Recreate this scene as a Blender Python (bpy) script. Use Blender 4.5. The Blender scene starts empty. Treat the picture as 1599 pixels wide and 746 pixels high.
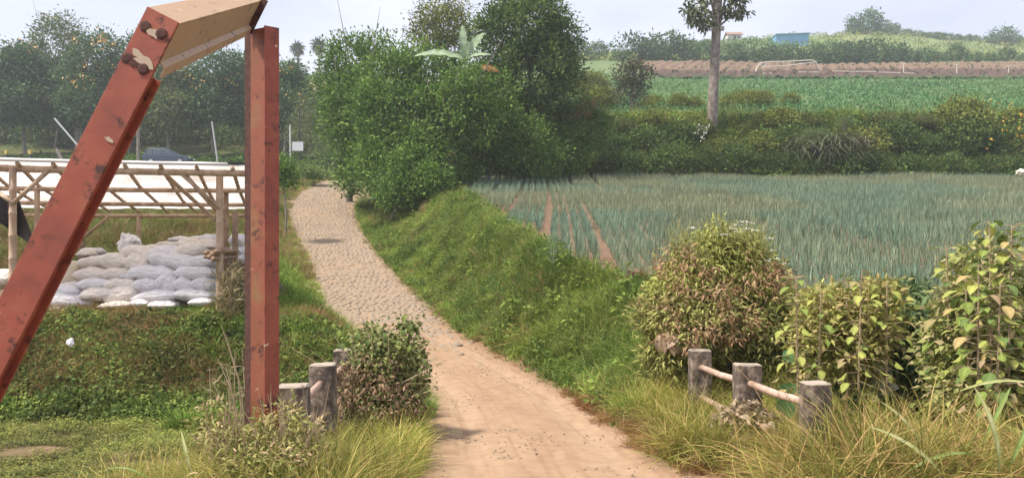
import bpy, math, random
import numpy as np
from mathutils import Vector, Matrix
PI = math.pi
R = math.radians
rng = np.random.default_rng(7)
random.seed(7)

# ------------------------------------------------------------------ camera, world, sun, exposure
scn = bpy.context.scene
COL = scn.collection
EYE, F, HX, HY = 1.56, 1250.0, 799.5, 444.0          # eye height, focal length in photo pixels, centre column, horizon row
cam_d = bpy.data.cameras.new('camera'); cam = bpy.data.objects.new('camera', cam_d); COL.objects.link(cam)
cam.location = (0, 0, EYE); cam.rotation_euler = (R(90), 0, 0)
cam_d.sensor_width = 36; cam_d.lens = 36 * F / 1599; cam_d.shift_y = (HY - 373) / 1599
cam_d.clip_end = 3000; cam_d.clip_start = 0.05
scn.camera = cam
scn.view_settings.view_transform = 'Standard'; scn.view_settings.look = 'None'
scn.view_settings.exposure = 0.5; scn.view_settings.gamma = 1.0
scn.cycles.max_bounces = 6; scn.cycles.transparent_max_bounces = 8; scn.cycles.volume_bounces = 1
scn.cycles.diffuse_bounces = 3; scn.cycles.glossy_bounces = 2; scn.cycles.transmission_bounces = 4

SUN_EL, SUN_AZ = R(58), R(-112)     # azimuth clockwise from +Y: from the left, a little towards the viewer
SUN_DIR = Vector((math.sin(SUN_AZ) * math.cos(SUN_EL), math.cos(SUN_AZ) * math.cos(SUN_EL), math.sin(SUN_EL)))
w = bpy.data.worlds.new('World'); scn.world = w; w.use_nodes = True
nt = w.node_tree; nt.nodes.clear()
sky = nt.nodes.new('ShaderNodeTexSky'); sky.sky_type = 'NISHITA'; sky.sun_disc = False
sky.sun_elevation = SUN_EL; sky.sun_rotation = SUN_AZ; sky.dust_density = 3.5; sky.air_density = 1.0; sky.ozone_density = 2.0
tc = nt.nodes.new('ShaderNodeTexCoord'); mp = nt.nodes.new('ShaderNodeMapping'); mp.inputs['Scale'].default_value = (1.2, 1.2, 3.2)
ns = nt.nodes.new('ShaderNodeTexNoise'); ns.inputs['Scale'].default_value = 1.7; ns.inputs['Detail'].default_value = 4; ns.inputs['Roughness'].default_value = .5
rp = nt.nodes.new('ShaderNodeValToRGB'); rp.color_ramp.elements[0].position = .32; rp.color_ramp.elements[1].position = .68
rp.color_ramp.elements[0].color = (.45, .45, .45, 1); rp.color_ramp.elements[1].color = (.97, .97, .97, 1)
mx = nt.nodes.new('ShaderNodeMixRGB'); mx.inputs[2].default_value = (8.2, 8.3, 9.6, 1)
bg = nt.nodes.new('ShaderNodeBackground'); bg.inputs['Strength'].default_value = 0.1
out = nt.nodes.new('ShaderNodeOutputWorld')
L = nt.links.new
L(tc.outputs['Generated'], mp.inputs['Vector']); L(mp.outputs[0], ns.inputs['Vector']); L(ns.outputs['Fac'], rp.inputs[0])
L(rp.outputs[0], mx.inputs[0]); L(sky.outputs[0], mx.inputs[1]); L(mx.outputs[0], bg.inputs[0]); L(bg.outputs[0], out.inputs[0])
sun_d = bpy.data.lights.new('sun', 'SUN'); sun = bpy.data.objects.new('sun', sun_d); COL.objects.link(sun)
sun_d.energy = 4.8; sun_d.angle = R(6); sun_d.color = (1.0, .93, .82)
sun.rotation_euler = SUN_DIR.to_track_quat('Z', 'Y').to_euler()

def P(x, y, Z):
    """photo pixel + distance -> world point"""
    return Vector(((x - HX) * Z / F, Z, EYE + (HY - y) * Z / F))

# ------------------------------------------------------------------ small numpy noise
def _h(ix, iy, iz, s):
    n = (ix * 374761393 + iy * 668265263 + iz * 2147483647 + s * 1274126177) & 0xffffffff
    n = ((n ^ (n >> 13)) * 1274126177) & 0xffffffff
    return ((n ^ (n >> 16)) & 0xffff) / 65535.0
def noise3(x, y, z=0.0, s=0):
    x = np.asarray(x, float); y = np.asarray(y, float); z = np.zeros_like(x) + z
    ix, iy, iz = np.floor(x).astype(np.int64), np.floor(y).astype(np.int64), np.floor(z).astype(np.int64)
    fx, fy, fz = x - ix, y - iy, z - iz
    fx = fx*fx*(3-2*fx); fy = fy*fy*(3-2*fy); fz = fz*fz*(3-2*fz)
    r = 0
    for a in (0, 1):
        for b in (0, 1):
            for c in (0, 1):
                wt = (fx if a else 1-fx) * (fy if b else 1-fy) * (fz if c else 1-fz)
                r = r + wt * _h(ix+a, iy+b, iz+c, s)
    return r * 2 - 1
def fbm(x, y, z=0.0, s=0, o=3):
    r = 0; a = 1.0; t = 0
    for i in range(o):
        r = r + a * noise3(np.asarray(x)*2**i, np.asarray(y)*2**i, np.asarray(z)*2**i, s+i); t += a; a *= .5
    return r / t
def sstep(t): t = np.clip(t, 0, 1); return t*t*(3-2*t)

# ------------------------------------------------------------------ terrain
def ip(pts): a = np.array(pts, float); return lambda Y: np.interp(Y, a[:, 0], a[:, 1])
xl = ip([(-20,-1.2),(4,-.95),(6.5,-.85),(8.5,-.95),(11,-1.25),(13,-1.75),(15,-2.45),(18,-3.67),(21.5,-5.04),(26,-6.45),(31,-8.06),(36,-9.8),(42,-11.8),(47,-13),(52,-13.7),(60,-14.3),(75,-13.6),(95,-8)])
xr = ip([(-20,1.9),(4,1.75),(6.5,1.55),(8.5,1.27),(11,.92),(13,.42),(15,-.18),(18,-1.27),(21.5,-2.2),(26,-3.64),(31,-5.2),(36,-6.7),(42,-8.2),(47,-9.4),(52,-10.3),(60,-11.6),(75,-10.8),(95,-5)])
zr = ip([(-20,0),(11,0),(13,.06),(15,.17),(18,.47),(21.5,.94),(26,1.64),(31,2.65),(36,3.69),(42,5.05),(47,6.41),(52,7.55),(60,9.29),(64,9.75),(68,9.75),(75,9.9),(95,15),(150,35),(250,66)])
zLf = ip([(-20,-.1),(9.7,-.14),(10.2,.05),(11.0,.58),(11.7,.93),(12.15,1.05),(12.6,1.18),(17,1.45),(22,2.6),(75,12.6),(83,12.9),(90,15.8),(100,19),(150,35),(250,66),(600,60)])
zRf = ip([(-20,-.15),(8.4,-.15),(9.5,.2),(11.3,1.0),(14,1.5),(50,8.1),(51,8.4),(54,12.3),(60,14.2),(110,29.2),(150,42.8),(158,45.5)])
wL = ip([(-20,1.4),(9,1.4),(12,1.6),(20,2.2),(30,2.4),(60,3),(95,14),(600,14)])
xb = ip([(11.3,2.9),(12.5,2.7),(14,2.2),(16,.95),(20,.24),(25,-.5),(32,-1.5),(42,-3.0),(50,-4.0)])   # left edge of the onion field
wRn = ip([(-20,1.5),(8,1.6),(10,2.0),(12,2.2),(14,2.3),(16,1.6),(20,2.2),(25,2.6),(32,3.6),(42,4.6),(60,6),(95,14),(600,14)])
y250 = ip([(-2000,118),(300,114),(495,110),(700,98),(860,88),(960,86),(1040,74),(1110,62),(1200,60),(1290,58),(1350,52),(1420,55),(1480,60),(1560,66),(1700,72),(3000,80)])
y165 = ip([(-2000,128),(495,124),(860,96),(1000,90),(1060,82),(1145,76),(1300,86),(1400,92),(1500,100),(1600,112),(3000,130)])
def zfar(X, Y):
    px = X * F / np.maximum(Y, 1) + HX
    z158 = EYE + (HY - np.where(px > 1300, 100 + (px-1300)*.05, 101 + 0*px)) * 158 / F
    a = zRf(np.minimum(Y, 158))
    b = np.interp(px, [0], [0])
    z200 = EYE + (HY - y165(px)) * 200 / F
    z250 = EYE + (HY - y250(px)) * 250 / F
    t1 = np.clip((Y-158)/42, 0, 1); t2 = np.clip((Y-200)/50, 0, 1)
    far = np.where(Y < 200, 45.3*(1-t1) + z200*t1, z200*(1-t2) + z250*t2)
    far = np.where(Y > 250, z250 - (Y-250)*.12, far)
    return np.where(Y < 158, a, far)
def H(X, Y, detail=True):
    X = np.asarray(X, float); Y = np.asarray(Y, float)
    z = zr(Y) * np.ones_like(X)
    a, b = xl(Y), xr(Y)
    tl = sstep((a - X) / wL(Y)); tr = sstep((X - b) / wRn(Y))
    z = z + (zLf(Y) - z) * tl
    z = z + (zfar(X, Y) - z) * tr
    z = z - 0.10 * sstep((Y-95)/20) * 0
    off = np.maximum(tl, tr)
    if detail:
        z = z + off * (fbm(X*.9, Y*.9, s=3) * .10 + fbm(X*.2, Y*.2, s=9) * .18 * sstep((Y-12)/10))
        mo = sstep((X-b)/.6)*sstep((xb(Y)+.2-X)/.6)*(Y < 50); z = z + mo*(.26*fbm(X*1.1, Y*1.1, s=17) - .06) - 1.5*tr*(1-tr)*sstep((Y-14)/6)*(X > b)*(Y < 50)*sstep((50-Y)/8)
        z = z + off * sstep((Y-120)/60) * fbm(X*.03, Y*.03, s=5) * 1.2
        z = z + .012 * fbm(X*3, Y*3, s=21)
        # wheel ruts of the dirt track
        c = (a + b) / 2; u = (X - c)
        z = z - (1-off) * .022 * (np.exp(-((u-.62)/.16)**2) + np.exp(-((u+.62)/.16)**2)) * sstep((16-Y)/4)
    return z
def h1(x, y): return float(H(np.array([x]), np.array([y]))[0])

# ------------------------------------------------------------------ mesh helpers
def np_mesh(name, V, Fc, cols=None, smooth=False):
    V = np.asarray(V, np.float32); Fc = np.asarray(Fc, np.int32)
    me = bpy.data.meshes.new(name); n, k = Fc.shape
    me.vertices.add(len(V)); me.vertices.foreach_set('co', V.ravel())
    me.loops.add(n*k); me.loops.foreach_set('vertex_index', Fc.ravel())
    me.polygons.add(n); me.polygons.foreach_set('loop_start', np.arange(0, n*k, k, dtype=np.int32))
    me.update(calc_edges=True)
    if cols is not None:
        at = me.attributes.new('col', 'FLOAT_COLOR', 'POINT')
        c4 = np.ones((len(V), 4), np.float32); c4[:, :3] = cols; at.data.foreach_set('color', c4.ravel())
    if smooth: me.polygons.foreach_set('use_smooth', np.ones(n, bool))
    me.validate(); return me
def link(name, me, mat=None, parent=None, loc=None, **kw):
    o = bpy.data.objects.new(name, me); COL.objects.link(o)
    if mat is not None and me is not None and not me.materials: me.materials.append(mat)
    if parent is not None: o.parent = parent
    if loc is not None: o.location = loc
    for k, v in kw.items(): o[k] = v
    return o
def thing(name, label, cat, loc=(0, 0, 0), group=None, rz=0):
    o = bpy.data.objects.new(name, None); COL.objects.link(o); o.location = loc; o.rotation_euler = (0, 0, rz)
    o.empty_display_size = .1
    o['label'] = label; o['category'] = cat
    if group: o['group'] = group
    return o
def tag(o, label, cat, group=None):
    o['label'] = label; o['category'] = cat
    if group: o['group'] = group
    return o
class MB:
    def __init__(s): s.v = []; s.f = []
    def add(s, V, Fc):
        b = len(s.v); s.v += [tuple(p) for p in V]; s.f += [tuple(i + b for i in f) for f in Fc]; return s
    def box(s, lo, hi, M=None, bev=0):
        x0, y0, z0 = lo; x1, y1, z1 = hi
        V = [Vector(p) for p in ((x0,y0,z0),(x1,y0,z0),(x1,y1,z0),(x0,y1,z0),(x0,y0,z1),(x1,y0,z1),(x1,y1,z1),(x0,y1,z1))]
        if M is not None: V = [M @ p for p in V]
        return s.add(V, [(0,3,2,1),(4,5,6,7),(0,1,5,4),(1,2,6,5),(2,3,7,6),(3,0,4,7)])
    def tube(s, pts, rad, seg=8, cap=True):
        pts = [Vector(p) for p in pts]
        if not isinstance(rad, (list, tuple)): rad = [rad] * len(pts)
        rings = []; ref = None
        for i, p in enumerate(pts):
            d = (pts[min(i+1, len(pts)-1)] - pts[max(i-1, 0)]).normalized()
            if ref is None: ref = d.orthogonal().normalized()
            n = (ref - d * ref.dot(d))
            n = n.normalized() if n.length > 1e-4 else d.orthogonal().normalized()
            ref = n; b = d.cross(n)
            rings.append([p + (n * math.cos(2*PI*k/seg) + b * math.sin(2*PI*k/seg)) * rad[i] for k in range(seg)])
        base = len(s.v); s.v += [tuple(q) for r in rings for q in r]
        for i in range(len(pts)-1):
            for k in range(seg):
                a = base + i*seg + k; c = base + i*seg + (k+1) % seg
                s.f.append((a, c, c + seg, a + seg))
        if cap:
            s.f.append(tuple(base + k for k in range(seg))[::-1]); s.f.append(tuple(base + (len(pts)-1)*seg + k for k in range(seg)))
        return s
    def mesh(s, name, smooth=False):
        me = bpy.data.meshes.new(name); me.from_pydata(s.v, [], s.f); me.update()
        if smooth: me.polygons.foreach_set('use_smooth', [True]*len(me.polygons))
        return me
    def build(s, name, mat, parent=None, smooth=False, bevel=0, **kw):
        o = link(name, s.mesh(name, smooth), mat, parent, **kw)
        if bevel:
            m = o.modifiers.new('bevel', 'BEVEL'); m.width = bevel; m.segments = 2; m.limit_method = 'ANGLE'
        return o

# ------------------------------------------------------------------ materials
def mat(name, base=(.5,.5,.5), rough=.8, nodes=None, metallic=0.0, spec=None):
    m = bpy.data.materials.new(name); m.use_nodes = True; t = m.node_tree
    b = t.nodes['Principled BSDF']; b.inputs['Base Color'].default_value = (*base, 1); b.inputs['Roughness'].default_value = rough
    b.inputs['Metallic'].default_value = metallic
    if spec is not None: b.inputs['Specular IOR Level'].default_value = spec
    if nodes: nodes(t, b)
    return m
def N(t, typ, **kw):
    n = t.nodes.new(typ)
    for k, v in kw.items():
        if k.startswith('i_'): n.inputs[k[2:].replace('_', ' ')].default_value = v
        else: setattr(n, k, v)
    return n
def noise_col(t, scale, stops, detail=4, coord='Object', rough=.6, stretch=(1,1,1)):
    tcn = N(t, 'ShaderNodeTexCoord'); mpn = N(t, 'ShaderNodeMapping'); mpn.inputs['Scale'].default_value = stretch
    n = N(t, 'ShaderNodeTexNoise', i_Scale=scale, i_Detail=detail, i_Roughness=rough); r = N(t, 'ShaderNodeValToRGB')
    t.links.new(tcn.outputs[coord], mpn.inputs[0]); t.links.new(mpn.outputs[0], n.inputs['Vector']); t.links.new(n.outputs['Fac'], r.inputs[0])
    cr = r.color_ramp
    while len(cr.elements) < len(stops): cr.elements.new(.5)
    for e, (p, c) in zip(cr.elements, stops): e.position = p; e.color = (*c, 1)
    return r.outputs[0], n.outputs['Fac']
def bump(t, b, fac, strength=.4, dist=.02):
    bn = N(t, 'ShaderNodeBump'); bn.inputs['Strength'].default_value = strength; bn.inputs['Distance'].default_value = dist
    t.links.new(fac, bn.inputs['Height']); t.links.new(bn.outputs[0], b.inputs['Normal'])
def simple(name, scale, stops, rough=.85, bs=.4, bd=.01, stretch=(1,1,1), metallic=0, detail=5):
    def f(t, b):
        c, fac = noise_col(t, scale, stops, detail=detail, stretch=stretch); t.links.new(c, b.inputs['Base Color']); bump(t, b, fac, bs, bd)
    return mat(name, rough=rough, nodes=f, metallic=metallic)
def attr_mat(name, rough=.6, trans=.3, inst=False, spec=.3, noise=None, ntint=None):
    m = bpy.data.materials.new(name); m.use_nodes = True; t = m.node_tree; t.nodes.clear()
    a = N(t, 'ShaderNodeAttribute', attribute_name='col'); c = a.outputs['Color']
    if inst:
        a2 = N(t, 'ShaderNodeAttribute', attribute_name='tint', attribute_type='INSTANCER')
        mm = N(t, 'ShaderNodeMixRGB', blend_type='MULTIPLY'); mm.inputs[0].default_value = 1
        t.links.new(c, mm.inputs[1]); t.links.new(a2.outputs['Color'], mm.inputs[2]); c = mm.outputs[0]
    if noise:
        cc, ff = noise_col(t, noise[0], [(.3, noise[1]), (.7, noise[2])], detail=6)
        mm = N(t, 'ShaderNodeMixRGB', blend_type='MULTIPLY'); mm.inputs[0].default_value = 1
        t.links.new(c, mm.inputs[1]); t.links.new(cc, mm.inputs[2]); c = mm.outputs[0]
    p = N(t, 'ShaderNodeBsdfPrincipled'); p.inputs['Roughness'].default_value = rough; p.inputs['Specular IOR Level'].default_value = spec
    t.links.new(c, p.inputs['Base Color'])
    if noise: bump(t, p, ff, .6, noise[3])
    o = N(t, 'ShaderNodeOutputMaterial')
    if trans:
        tr = N(t, 'ShaderNodeBsdfTranslucent'); t.links.new(c, tr.inputs['Color'])
        ms = N(t, 'ShaderNodeMixShader'); ms.inputs[0].default_value = trans
        t.links.new(p.outputs[0], ms.inputs[1]); t.links.new(tr.outputs[0], ms.inputs[2]); t.links.new(ms.outputs[0], o.inputs[0])
    else: t.links.new(p.outputs[0], o.inputs[0])
    return m
LEAF = attr_mat('leaf', .62, .25, spec=.15)
GRASS = attr_mat('grass_blade', .65, .32, inst=True, spec=.12)
GROUND = attr_mat('soil', .95, 0, noise=(9, (.72,.72,.72), (1.2,1.2,1.2), .03), spec=.1)
DIRT = attr_mat('packed_dirt', .95, 0, noise=(6, (.86,.85,.84), (1.1,1.1,1.1), .012), spec=.1)
BARK = simple('bark', 6, [(.3, (.09,.075,.06)), (.55, (.2,.17,.14)), (.75, (.34,.31,.27))], bs=.8, bd=.03, stretch=(1,1,.35))
PALEBARK = simple('pale_bark', 5, [(.3, (.11,.085,.07)), (.5, (.21,.17,.14)), (.72, (.36,.32,.27))], bs=.8, bd=.03, stretch=(1,1,.6))
BAMBOO = simple('bamboo', 7, [(.3, (.26,.16,.09)), (.5, (.42,.29,.19)), (.72, (.56,.42,.3))], rough=.6, bs=.25, bd=.004, stretch=(1,1,.25))
DARKBAMBOO = simple('dark_bamboo', 7, [(.3, (.16,.1,.06)), (.55, (.28,.18,.11)), (.75, (.4,.28,.19))], rough=.7, bs=.3, bd=.004)
TWIG = simple('dry_twig', 12, [(.3, (.2,.14,.08)), (.7, (.42,.32,.2))], bs=.2)

# ------------------------------------------------------------------ terrain mesh
def grid(us, Ys, xf, hf, cf, name, flip=False):
    U, YY = np.meshgrid(us, Ys); X = xf(U, YY); Zz = hf(X, YY)
    V = np.stack([X, YY, Zz], -1).reshape(-1, 3); nr, nc = U.shape
    i = np.arange(nr-1)[:, None]*nc + np.arange(nc-1)[None, :]
    Fq = np.stack([i, i+1, i+nc+1, i+nc], -1).reshape(-1, 4)
    return np_mesh(name, V, Fq, cf(X, YY).reshape(-1, 3), smooth=True)
def mixc(a, b, t): t = np.clip(t, 0, 1)[..., None]; return np.asarray(a)*(1-t) + np.asarray(b)*t
def ground_col(X, Y):
    a, b = xl(Y), xr(Y)
    n = fbm(X*1.1, Y*1.1, s=31)*.5+.5; n2 = fbm(X*.25, Y*.25, s=41)*.5+.5
    green = mixc((.075,.095,.03), (.16,.13,.06), sstep((n-.35)*2.2))
    soil = mixc((.2,.13,.08), (.3,.21,.135), n)
    c = green
    field = (Y < 10.1) & (X < -1.6)
    c = np.where(field[..., None], mixc((.15,.115,.06), (.24,.155,.10), sstep((fbm(X*5, Y*8, s=33)*.5+.2+n*.3)*1.5)), c)
    bank = (Y > 9.9) & (Y < 12) & (X < -2)
    c = np.where(bank[..., None], mixc((.07,.065,.03), (.15,.11,.065), n), c)
    terr = (Y >= 12) & (Y < 19) & (X < xl(Y)-1.6)
    c = np.where(terr[..., None], mixc((.11,.075,.05), (.2,.145,.09), n), c)
    onion = (Y > 11.3) & (Y < 51) & (X > xb(Y))
    c = np.where(onion[..., None], mixc((.15,.1,.07), (.24,.15,.1), n), c)
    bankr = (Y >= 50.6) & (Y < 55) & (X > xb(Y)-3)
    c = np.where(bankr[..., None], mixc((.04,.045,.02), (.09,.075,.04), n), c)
    far = (Y >= 55) & (X > -10)
    c = np.where(far[..., None], mixc((.11,.17,.075), (.15,.19,.085), n2), c)
    hill = Y > 158
    c = np.where(hill[..., None], mixc((.15,.21,.08), (.24,.25,.12), sstep((n2-.3)*2)), c)
    # margin strip of bare soil beside the road
    m = np.maximum(1 - np.abs(X-a)/.5, 1 - np.abs(X-b)/.5)
    c = mixc(c, (.33,.23,.15), sstep(m + (n-.5)*.8) * (Y < 66))
    inr = (X > a) & (X < b) & (Y < 66)
    c = np.where(inr[..., None], mixc((.36,.26,.18), (.42,.31,.22), n), c)
    return c
Ys = np.concatenate([np.linspace(-25, 3, 15), np.geomspace(3.3, 62, 330), np.geomspace(62.6, 400, 90)])
us = np.sign(np.linspace(-1, 1, 361)) * np.abs(np.linspace(-1, 1, 361))**1.15
gm = grid(us, Ys, lambda U, Y: U*(np.abs(Y)*.76+8), H, ground_col, 'ground')
link('ground', gm, GROUND, kind='structure')

# the dirt track: a finer sheet over the ground, from behind the viewer to where the stones begin
def dirt_h(X, Y): return H(X, Y) + .012 + .008*fbm(X*9, Y*9, s=61) + .006*fbm(X*1.2+Y*.1, Y*14, s=63)*0
def dirt_col(X, Y):
    a, b = xl(Y), xr(Y); c = (a+b)/2; u = X - c; hw = (b-a)/2
    n = fbm(X*2.2, Y*1.1, s=71)*.5+.5; n2 = fbm(X*14, Y*5, s=73)*.5+.5; st = fbm((u)*22, Y*.8, s=75)*.5+.5
    col = mixc((.29,.185,.115), (.36,.245,.155), n)
    col = mixc(col, (.39,.275,.18), (.55*np.exp(-((u-.6)/.22)**2) + .55*np.exp(-((u+.6)/.22)**2)))
    col = mixc(col, (.27,.165,.10), sstep((st-.52)*3.5)*.6)
    col = mixc(col, (.30,.19,.12), sstep((n2-.6)*3)*.4)
    e = sstep((np.abs(u)-hw+.25 + (n-.5)*.5)/.45)
    return mixc(col, (.27,.155,.095), e*.85)
dm = grid(np.linspace(-1, 1, 150), np.geomspace(2.0, 21, 340), lambda U, Y: (xl(Y)+xr(Y))/2 + U*((xr(Y)-xl(Y))/2 + .28), dirt_h, dirt_col, 'dirt_track')
link('dirt_track', dm, DIRT, kind='structure')
dm2 = grid(np.linspace(-1, 1, 40), np.linspace(-20, 2.0, 40), lambda U, Y: (xl(Y)+xr(Y))/2 + U*((xr(Y)-xl(Y))/2 + .28), dirt_h, dirt_col, 'dirt_track_near')
dn = link('dirt_track', dm2, DIRT, kind='structure')

# ------------------------------------------------------------------ the stone road up the hill
STONE = simple('road_stone', 14, [(.3, (.21,.155,.105)), (.55, (.29,.222,.155)), (.75, (.37,.30,.22))], rough=.9, bs=.5, bd=.008)
stone_root = grid(np.linspace(-1, 1, 40), np.linspace(21.0, 66, 200), lambda U, Y: (xl(Y)+xr(Y))/2 + U*((xr(Y)-xl(Y))/2 + .1),
    lambda X, Y: H(X, Y)+.014, lambda X, Y: mixc((.22,.155,.10), (.34,.245,.165), fbm(X*3, Y*3, s=81)*.5+.5), 'stone_road')
stone_road = link('stone_road', stone_root, DIRT, kind='structure')
def stone_geo(seed):
    r = np.random.default_rng(seed); k = 7
    ang = np.sort((np.arange(k) + r.uniform(-.3, .3, k)) * 2*PI/k); rad = r.uniform(.8, 1.12, k)
    ring0 = np.stack([np.cos(ang)*rad, np.sin(ang)*rad, np.full(k, -.5)], -1)
    ring1 = np.stack([np.cos(ang)*rad*.97, np.sin(ang)*rad*.97, np.full(k, .3)], -1)
    ring2 = np.stack([np.cos(ang)*rad*.72, np.sin(ang)*rad*.72, r.uniform(.7, .9, k)], -1)
    V = np.concatenate([ring0, ring1, ring2, [[0, 0, r.uniform(.85, 1.05)]]]); T = []
    for j in range(k):
        j2 = (j+1) % k
        T += [(j, j2, k+j2), (j, k+j2, k+j), (k+j, k+j2, 2*k+j2), (k+j, 2*k+j2, 2*k+j), (2*k+j, 2*k+j2, 3*k)]
    return V, np.array(T)
sg = [stone_geo(i) for i in range(8)]
s_me = [np_mesh('stone', *g, smooth=False) for g in sg]
for m_ in s_me: m_.materials.append(STONE)
spots = []
Y = 14.2; row = 0
while Y < 64:
    a, b = float(xl(Y)), float(xr(Y)); step = .17 if Y < 40 else .2
    X = a + .1 + random.uniform(0, .1)
    while X < b - .08:
        sz = random.uniform(.075, .11) * (1 if Y < 40 else 1.15)
        keep = (.97 if Y > 20 else max(0, (Y-13.2)/6.8)) * (.55 + .45*(float(noise3(X*.9, Y*.9, s=19)) > -.45))
        edge = min(X-a, b-X)
        if edge < .25: keep *= .6
        if random.random() < keep:
            sink = .45*max(0, (20-Y)/6) + .25*max(0, float(noise3(X*1.1, Y*1.1, s=23)))
            spots.append((X + random.uniform(-.03, .03), Y + random.uniform(-.035, .035), sz, sink))
        X += sz * 2 * random.uniform(.9, 1.02)
    Y += step * random.uniform(.92, 1.08); row += 1
sp = np.array(spots); zz = H(sp[:, 0], sp[:, 1])
VV, TT = [], []; off = 0
for i, (x, y, s, sink) in enumerate(spots):
    k = random.randrange(8); a = random.uniform(0, 2*PI); hgt = random.uniform(.025, .052)
    sl = (zr(y+.5)-zr(y-.5))
    z = zz[i] + .004 - sink*.06 + random.uniform(-.008, .01)
    M = Matrix.Translation((x, y, z)) @ Matrix.Rotation(math.atan(float(sl)), 4, 'X') @ Matrix.Rotation(random.uniform(-.12, .12), 4, 'Y') @ Matrix.Rotation(a, 4, 'Z') @ Matrix.Diagonal((s*1.05, s*.95, hgt, 1))
    if i < 300:
        o = bpy.data.objects.new('stone', s_me[k]); COL.objects.link(o); o.parent = stone_road; o.matrix_local = M
    else:
        Mn = np.array(M); V = sg[k][0] @ Mn[:3, :3].T + Mn[:3, 3]
        VV.append(V); TT.append(sg[k][1] + off); off += len(V)
link('stone_setts', np_mesh('stone_setts', np.concatenate(VV), np.concatenate(TT)), STONE, stone_road, kind='stuff')

# ------------------------------------------------------------------ leaves
T_DIA = (np.array([(0,0,0),(-.5,.45,.1),(0,1,0),(.5,.45,.1)], float), np.array([(0,3,2),(0,2,1)]))
T_LEAF = (np.array([(0,0,0),(-.5,.35,.08),(0,.5,.0),(.5,.35,.08),(0,1,-.22)], float), np.array([(0,2,1),(0,3,2),(1,2,4),(2,3,4)]))
T_BLADE = (np.array([(-.5,0,0),(.5,0,0),(-.42,.45,.06),(.42,.45,.06),(-.25,.8,-.03),(.25,.8,-.03),(0,1,-.14)], float), np.array([(0,1,3),(0,3,2),(2,3,5),(2,5,4),(4,5,6)]))
T_DROOP = (np.array([(-.3,0,0),(.3,0,0),(-.5,.35,.05),(.5,.35,.05),(-.35,.7,-.12),(.35,.7,-.12),(0,1,-.42)], float), np.array([(0,1,3),(0,3,2),(2,3,5),(2,5,4),(4,5,6)]))
def unit(a): return a / np.maximum(np.linalg.norm(a, axis=-1, keepdims=True), 1e-9)
def leaves(T, pos, d, n, Ln, W, col):
    V, Fc = T; k = len(V); m = len(pos)
    d = unit(d); s = unit(np.cross(d, n)); n = np.cross(s, d)
    Ln = np.broadcast_to(Ln, (m,)); W = np.broadcast_to(W, (m,))
    P3 = pos[:, None] + s[:, None]*(V[None, :, 0, None]*W[:, None, None]) + d[:, None]*(V[None, :, 1, None]*Ln[:, None, None]) + n[:, None]*(V[None, :, 2, None]*Ln[:, None, None])
    FF = (Fc[None] + (np.arange(m)*k)[:, None, None]).reshape(-1, 3)
    return P3.reshape(-1, 3), FF, np.repeat(col, k, axis=0)
def join(parts):
    V, Fc, C = [], [], []; o = 0
    for v, f, c in parts: V.append(v); Fc.append(f+o); C.append(c); o += len(v)
    return np.concatenate(V), np.concatenate(Fc), np.concatenate(C)
def rdir(m, r): return unit(r.normal(size=(m, 3)))
def pal(m, cols, r, jit=.18, key=None):
    cols = np.array(cols, float)
    t = (r.random(m) if key is None else np.clip(key, 0, .999)) * (len(cols)-1)
    i = t.astype(int); f = (t-i)[:, None]
    c = cols[i]*(1-f) + cols[np.minimum(i+1, len(cols)-1)]*f
    return c * (1 + r.normal(size=(m, 1))*jit).clip(.5, 1.6)
def crown(lobes, n, size, cols, seed, T=T_DIA, aspect=.5, clump=.45, per=14, up=.35, inner=.2, droop=0.0, jit=.16, thr=.8):
    """leaf clumps scattered over and inside a set of ellipsoids: lobes = [(cx,cy,cz,rx,ry,rz)]"""
    r = np.random.default_rng(seed); Lb = np.array(lobes, float)
    nc = max(8, int(n/per)); area = (Lb[:, 3]*Lb[:, 5]+Lb[:, 3]*Lb[:, 4]+Lb[:, 4]*Lb[:, 5]); q = r.choice(len(Lb), nc*2, p=area/area.sum())
    dv = rdir(nc*2, r); rad = np.where(r.random(nc*2) < inner, r.uniform(.45, .85, nc*2), r.uniform(.88, 1.06, nc*2))
    rad = rad * (1 + .26*noise3(dv[:, 0]*2.5+q*7, dv[:, 1]*2.5, dv[:, 2]*2.5, seed))
    cp = Lb[q, :3] + dv*Lb[q, 3:]*rad[:, None]
    # drop clumps buried in another lobe
    keep = np.ones(len(cp), bool)
    for j in range(len(Lb)):
        dd = (((cp - Lb[j, :3])/Lb[j, 3:])**2).sum(1)
        keep &= ~((dd < thr**2*.6) & (q != j))
    # gaps
    keep &= noise3(cp[:, 0]*.9, cp[:, 1]*.9, cp[:, 2]*.9, seed+5) > -.62
    cp = cp[keep][:nc]; dv = dv[keep][:nc]; nc = len(cp)
    m = nc*per; ci = np.repeat(np.arange(nc), per)
    cs = clump * r.uniform(.6, 1.4, nc)[ci][:, None]
    offv = r.normal(size=(m, 3)) * cs * np.array([.55, .55, .42])
    pos = cp[ci] + offv
    nrm = unit(dv[ci]*.35 + unit(offv)*.75 + np.array([0, 0, up*.8]) + r.normal(size=(m, 3))*.38)
    dr = unit(unit(offv)*.9 + dv[ci]*.5 + r.normal(size=(m, 3))*.5 - np.array([0, 0, droop]))
    key = (.5 + .42*r.normal(size=nc))[ci] * .8 + .2*r.random(m)
    col = pal(m, cols, r, jit, key)
    Ls = size * r.uniform(.65, 1.35, m)
    return leaves(T, pos, dr, nrm, Ls, Ls*aspect, col)
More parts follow.
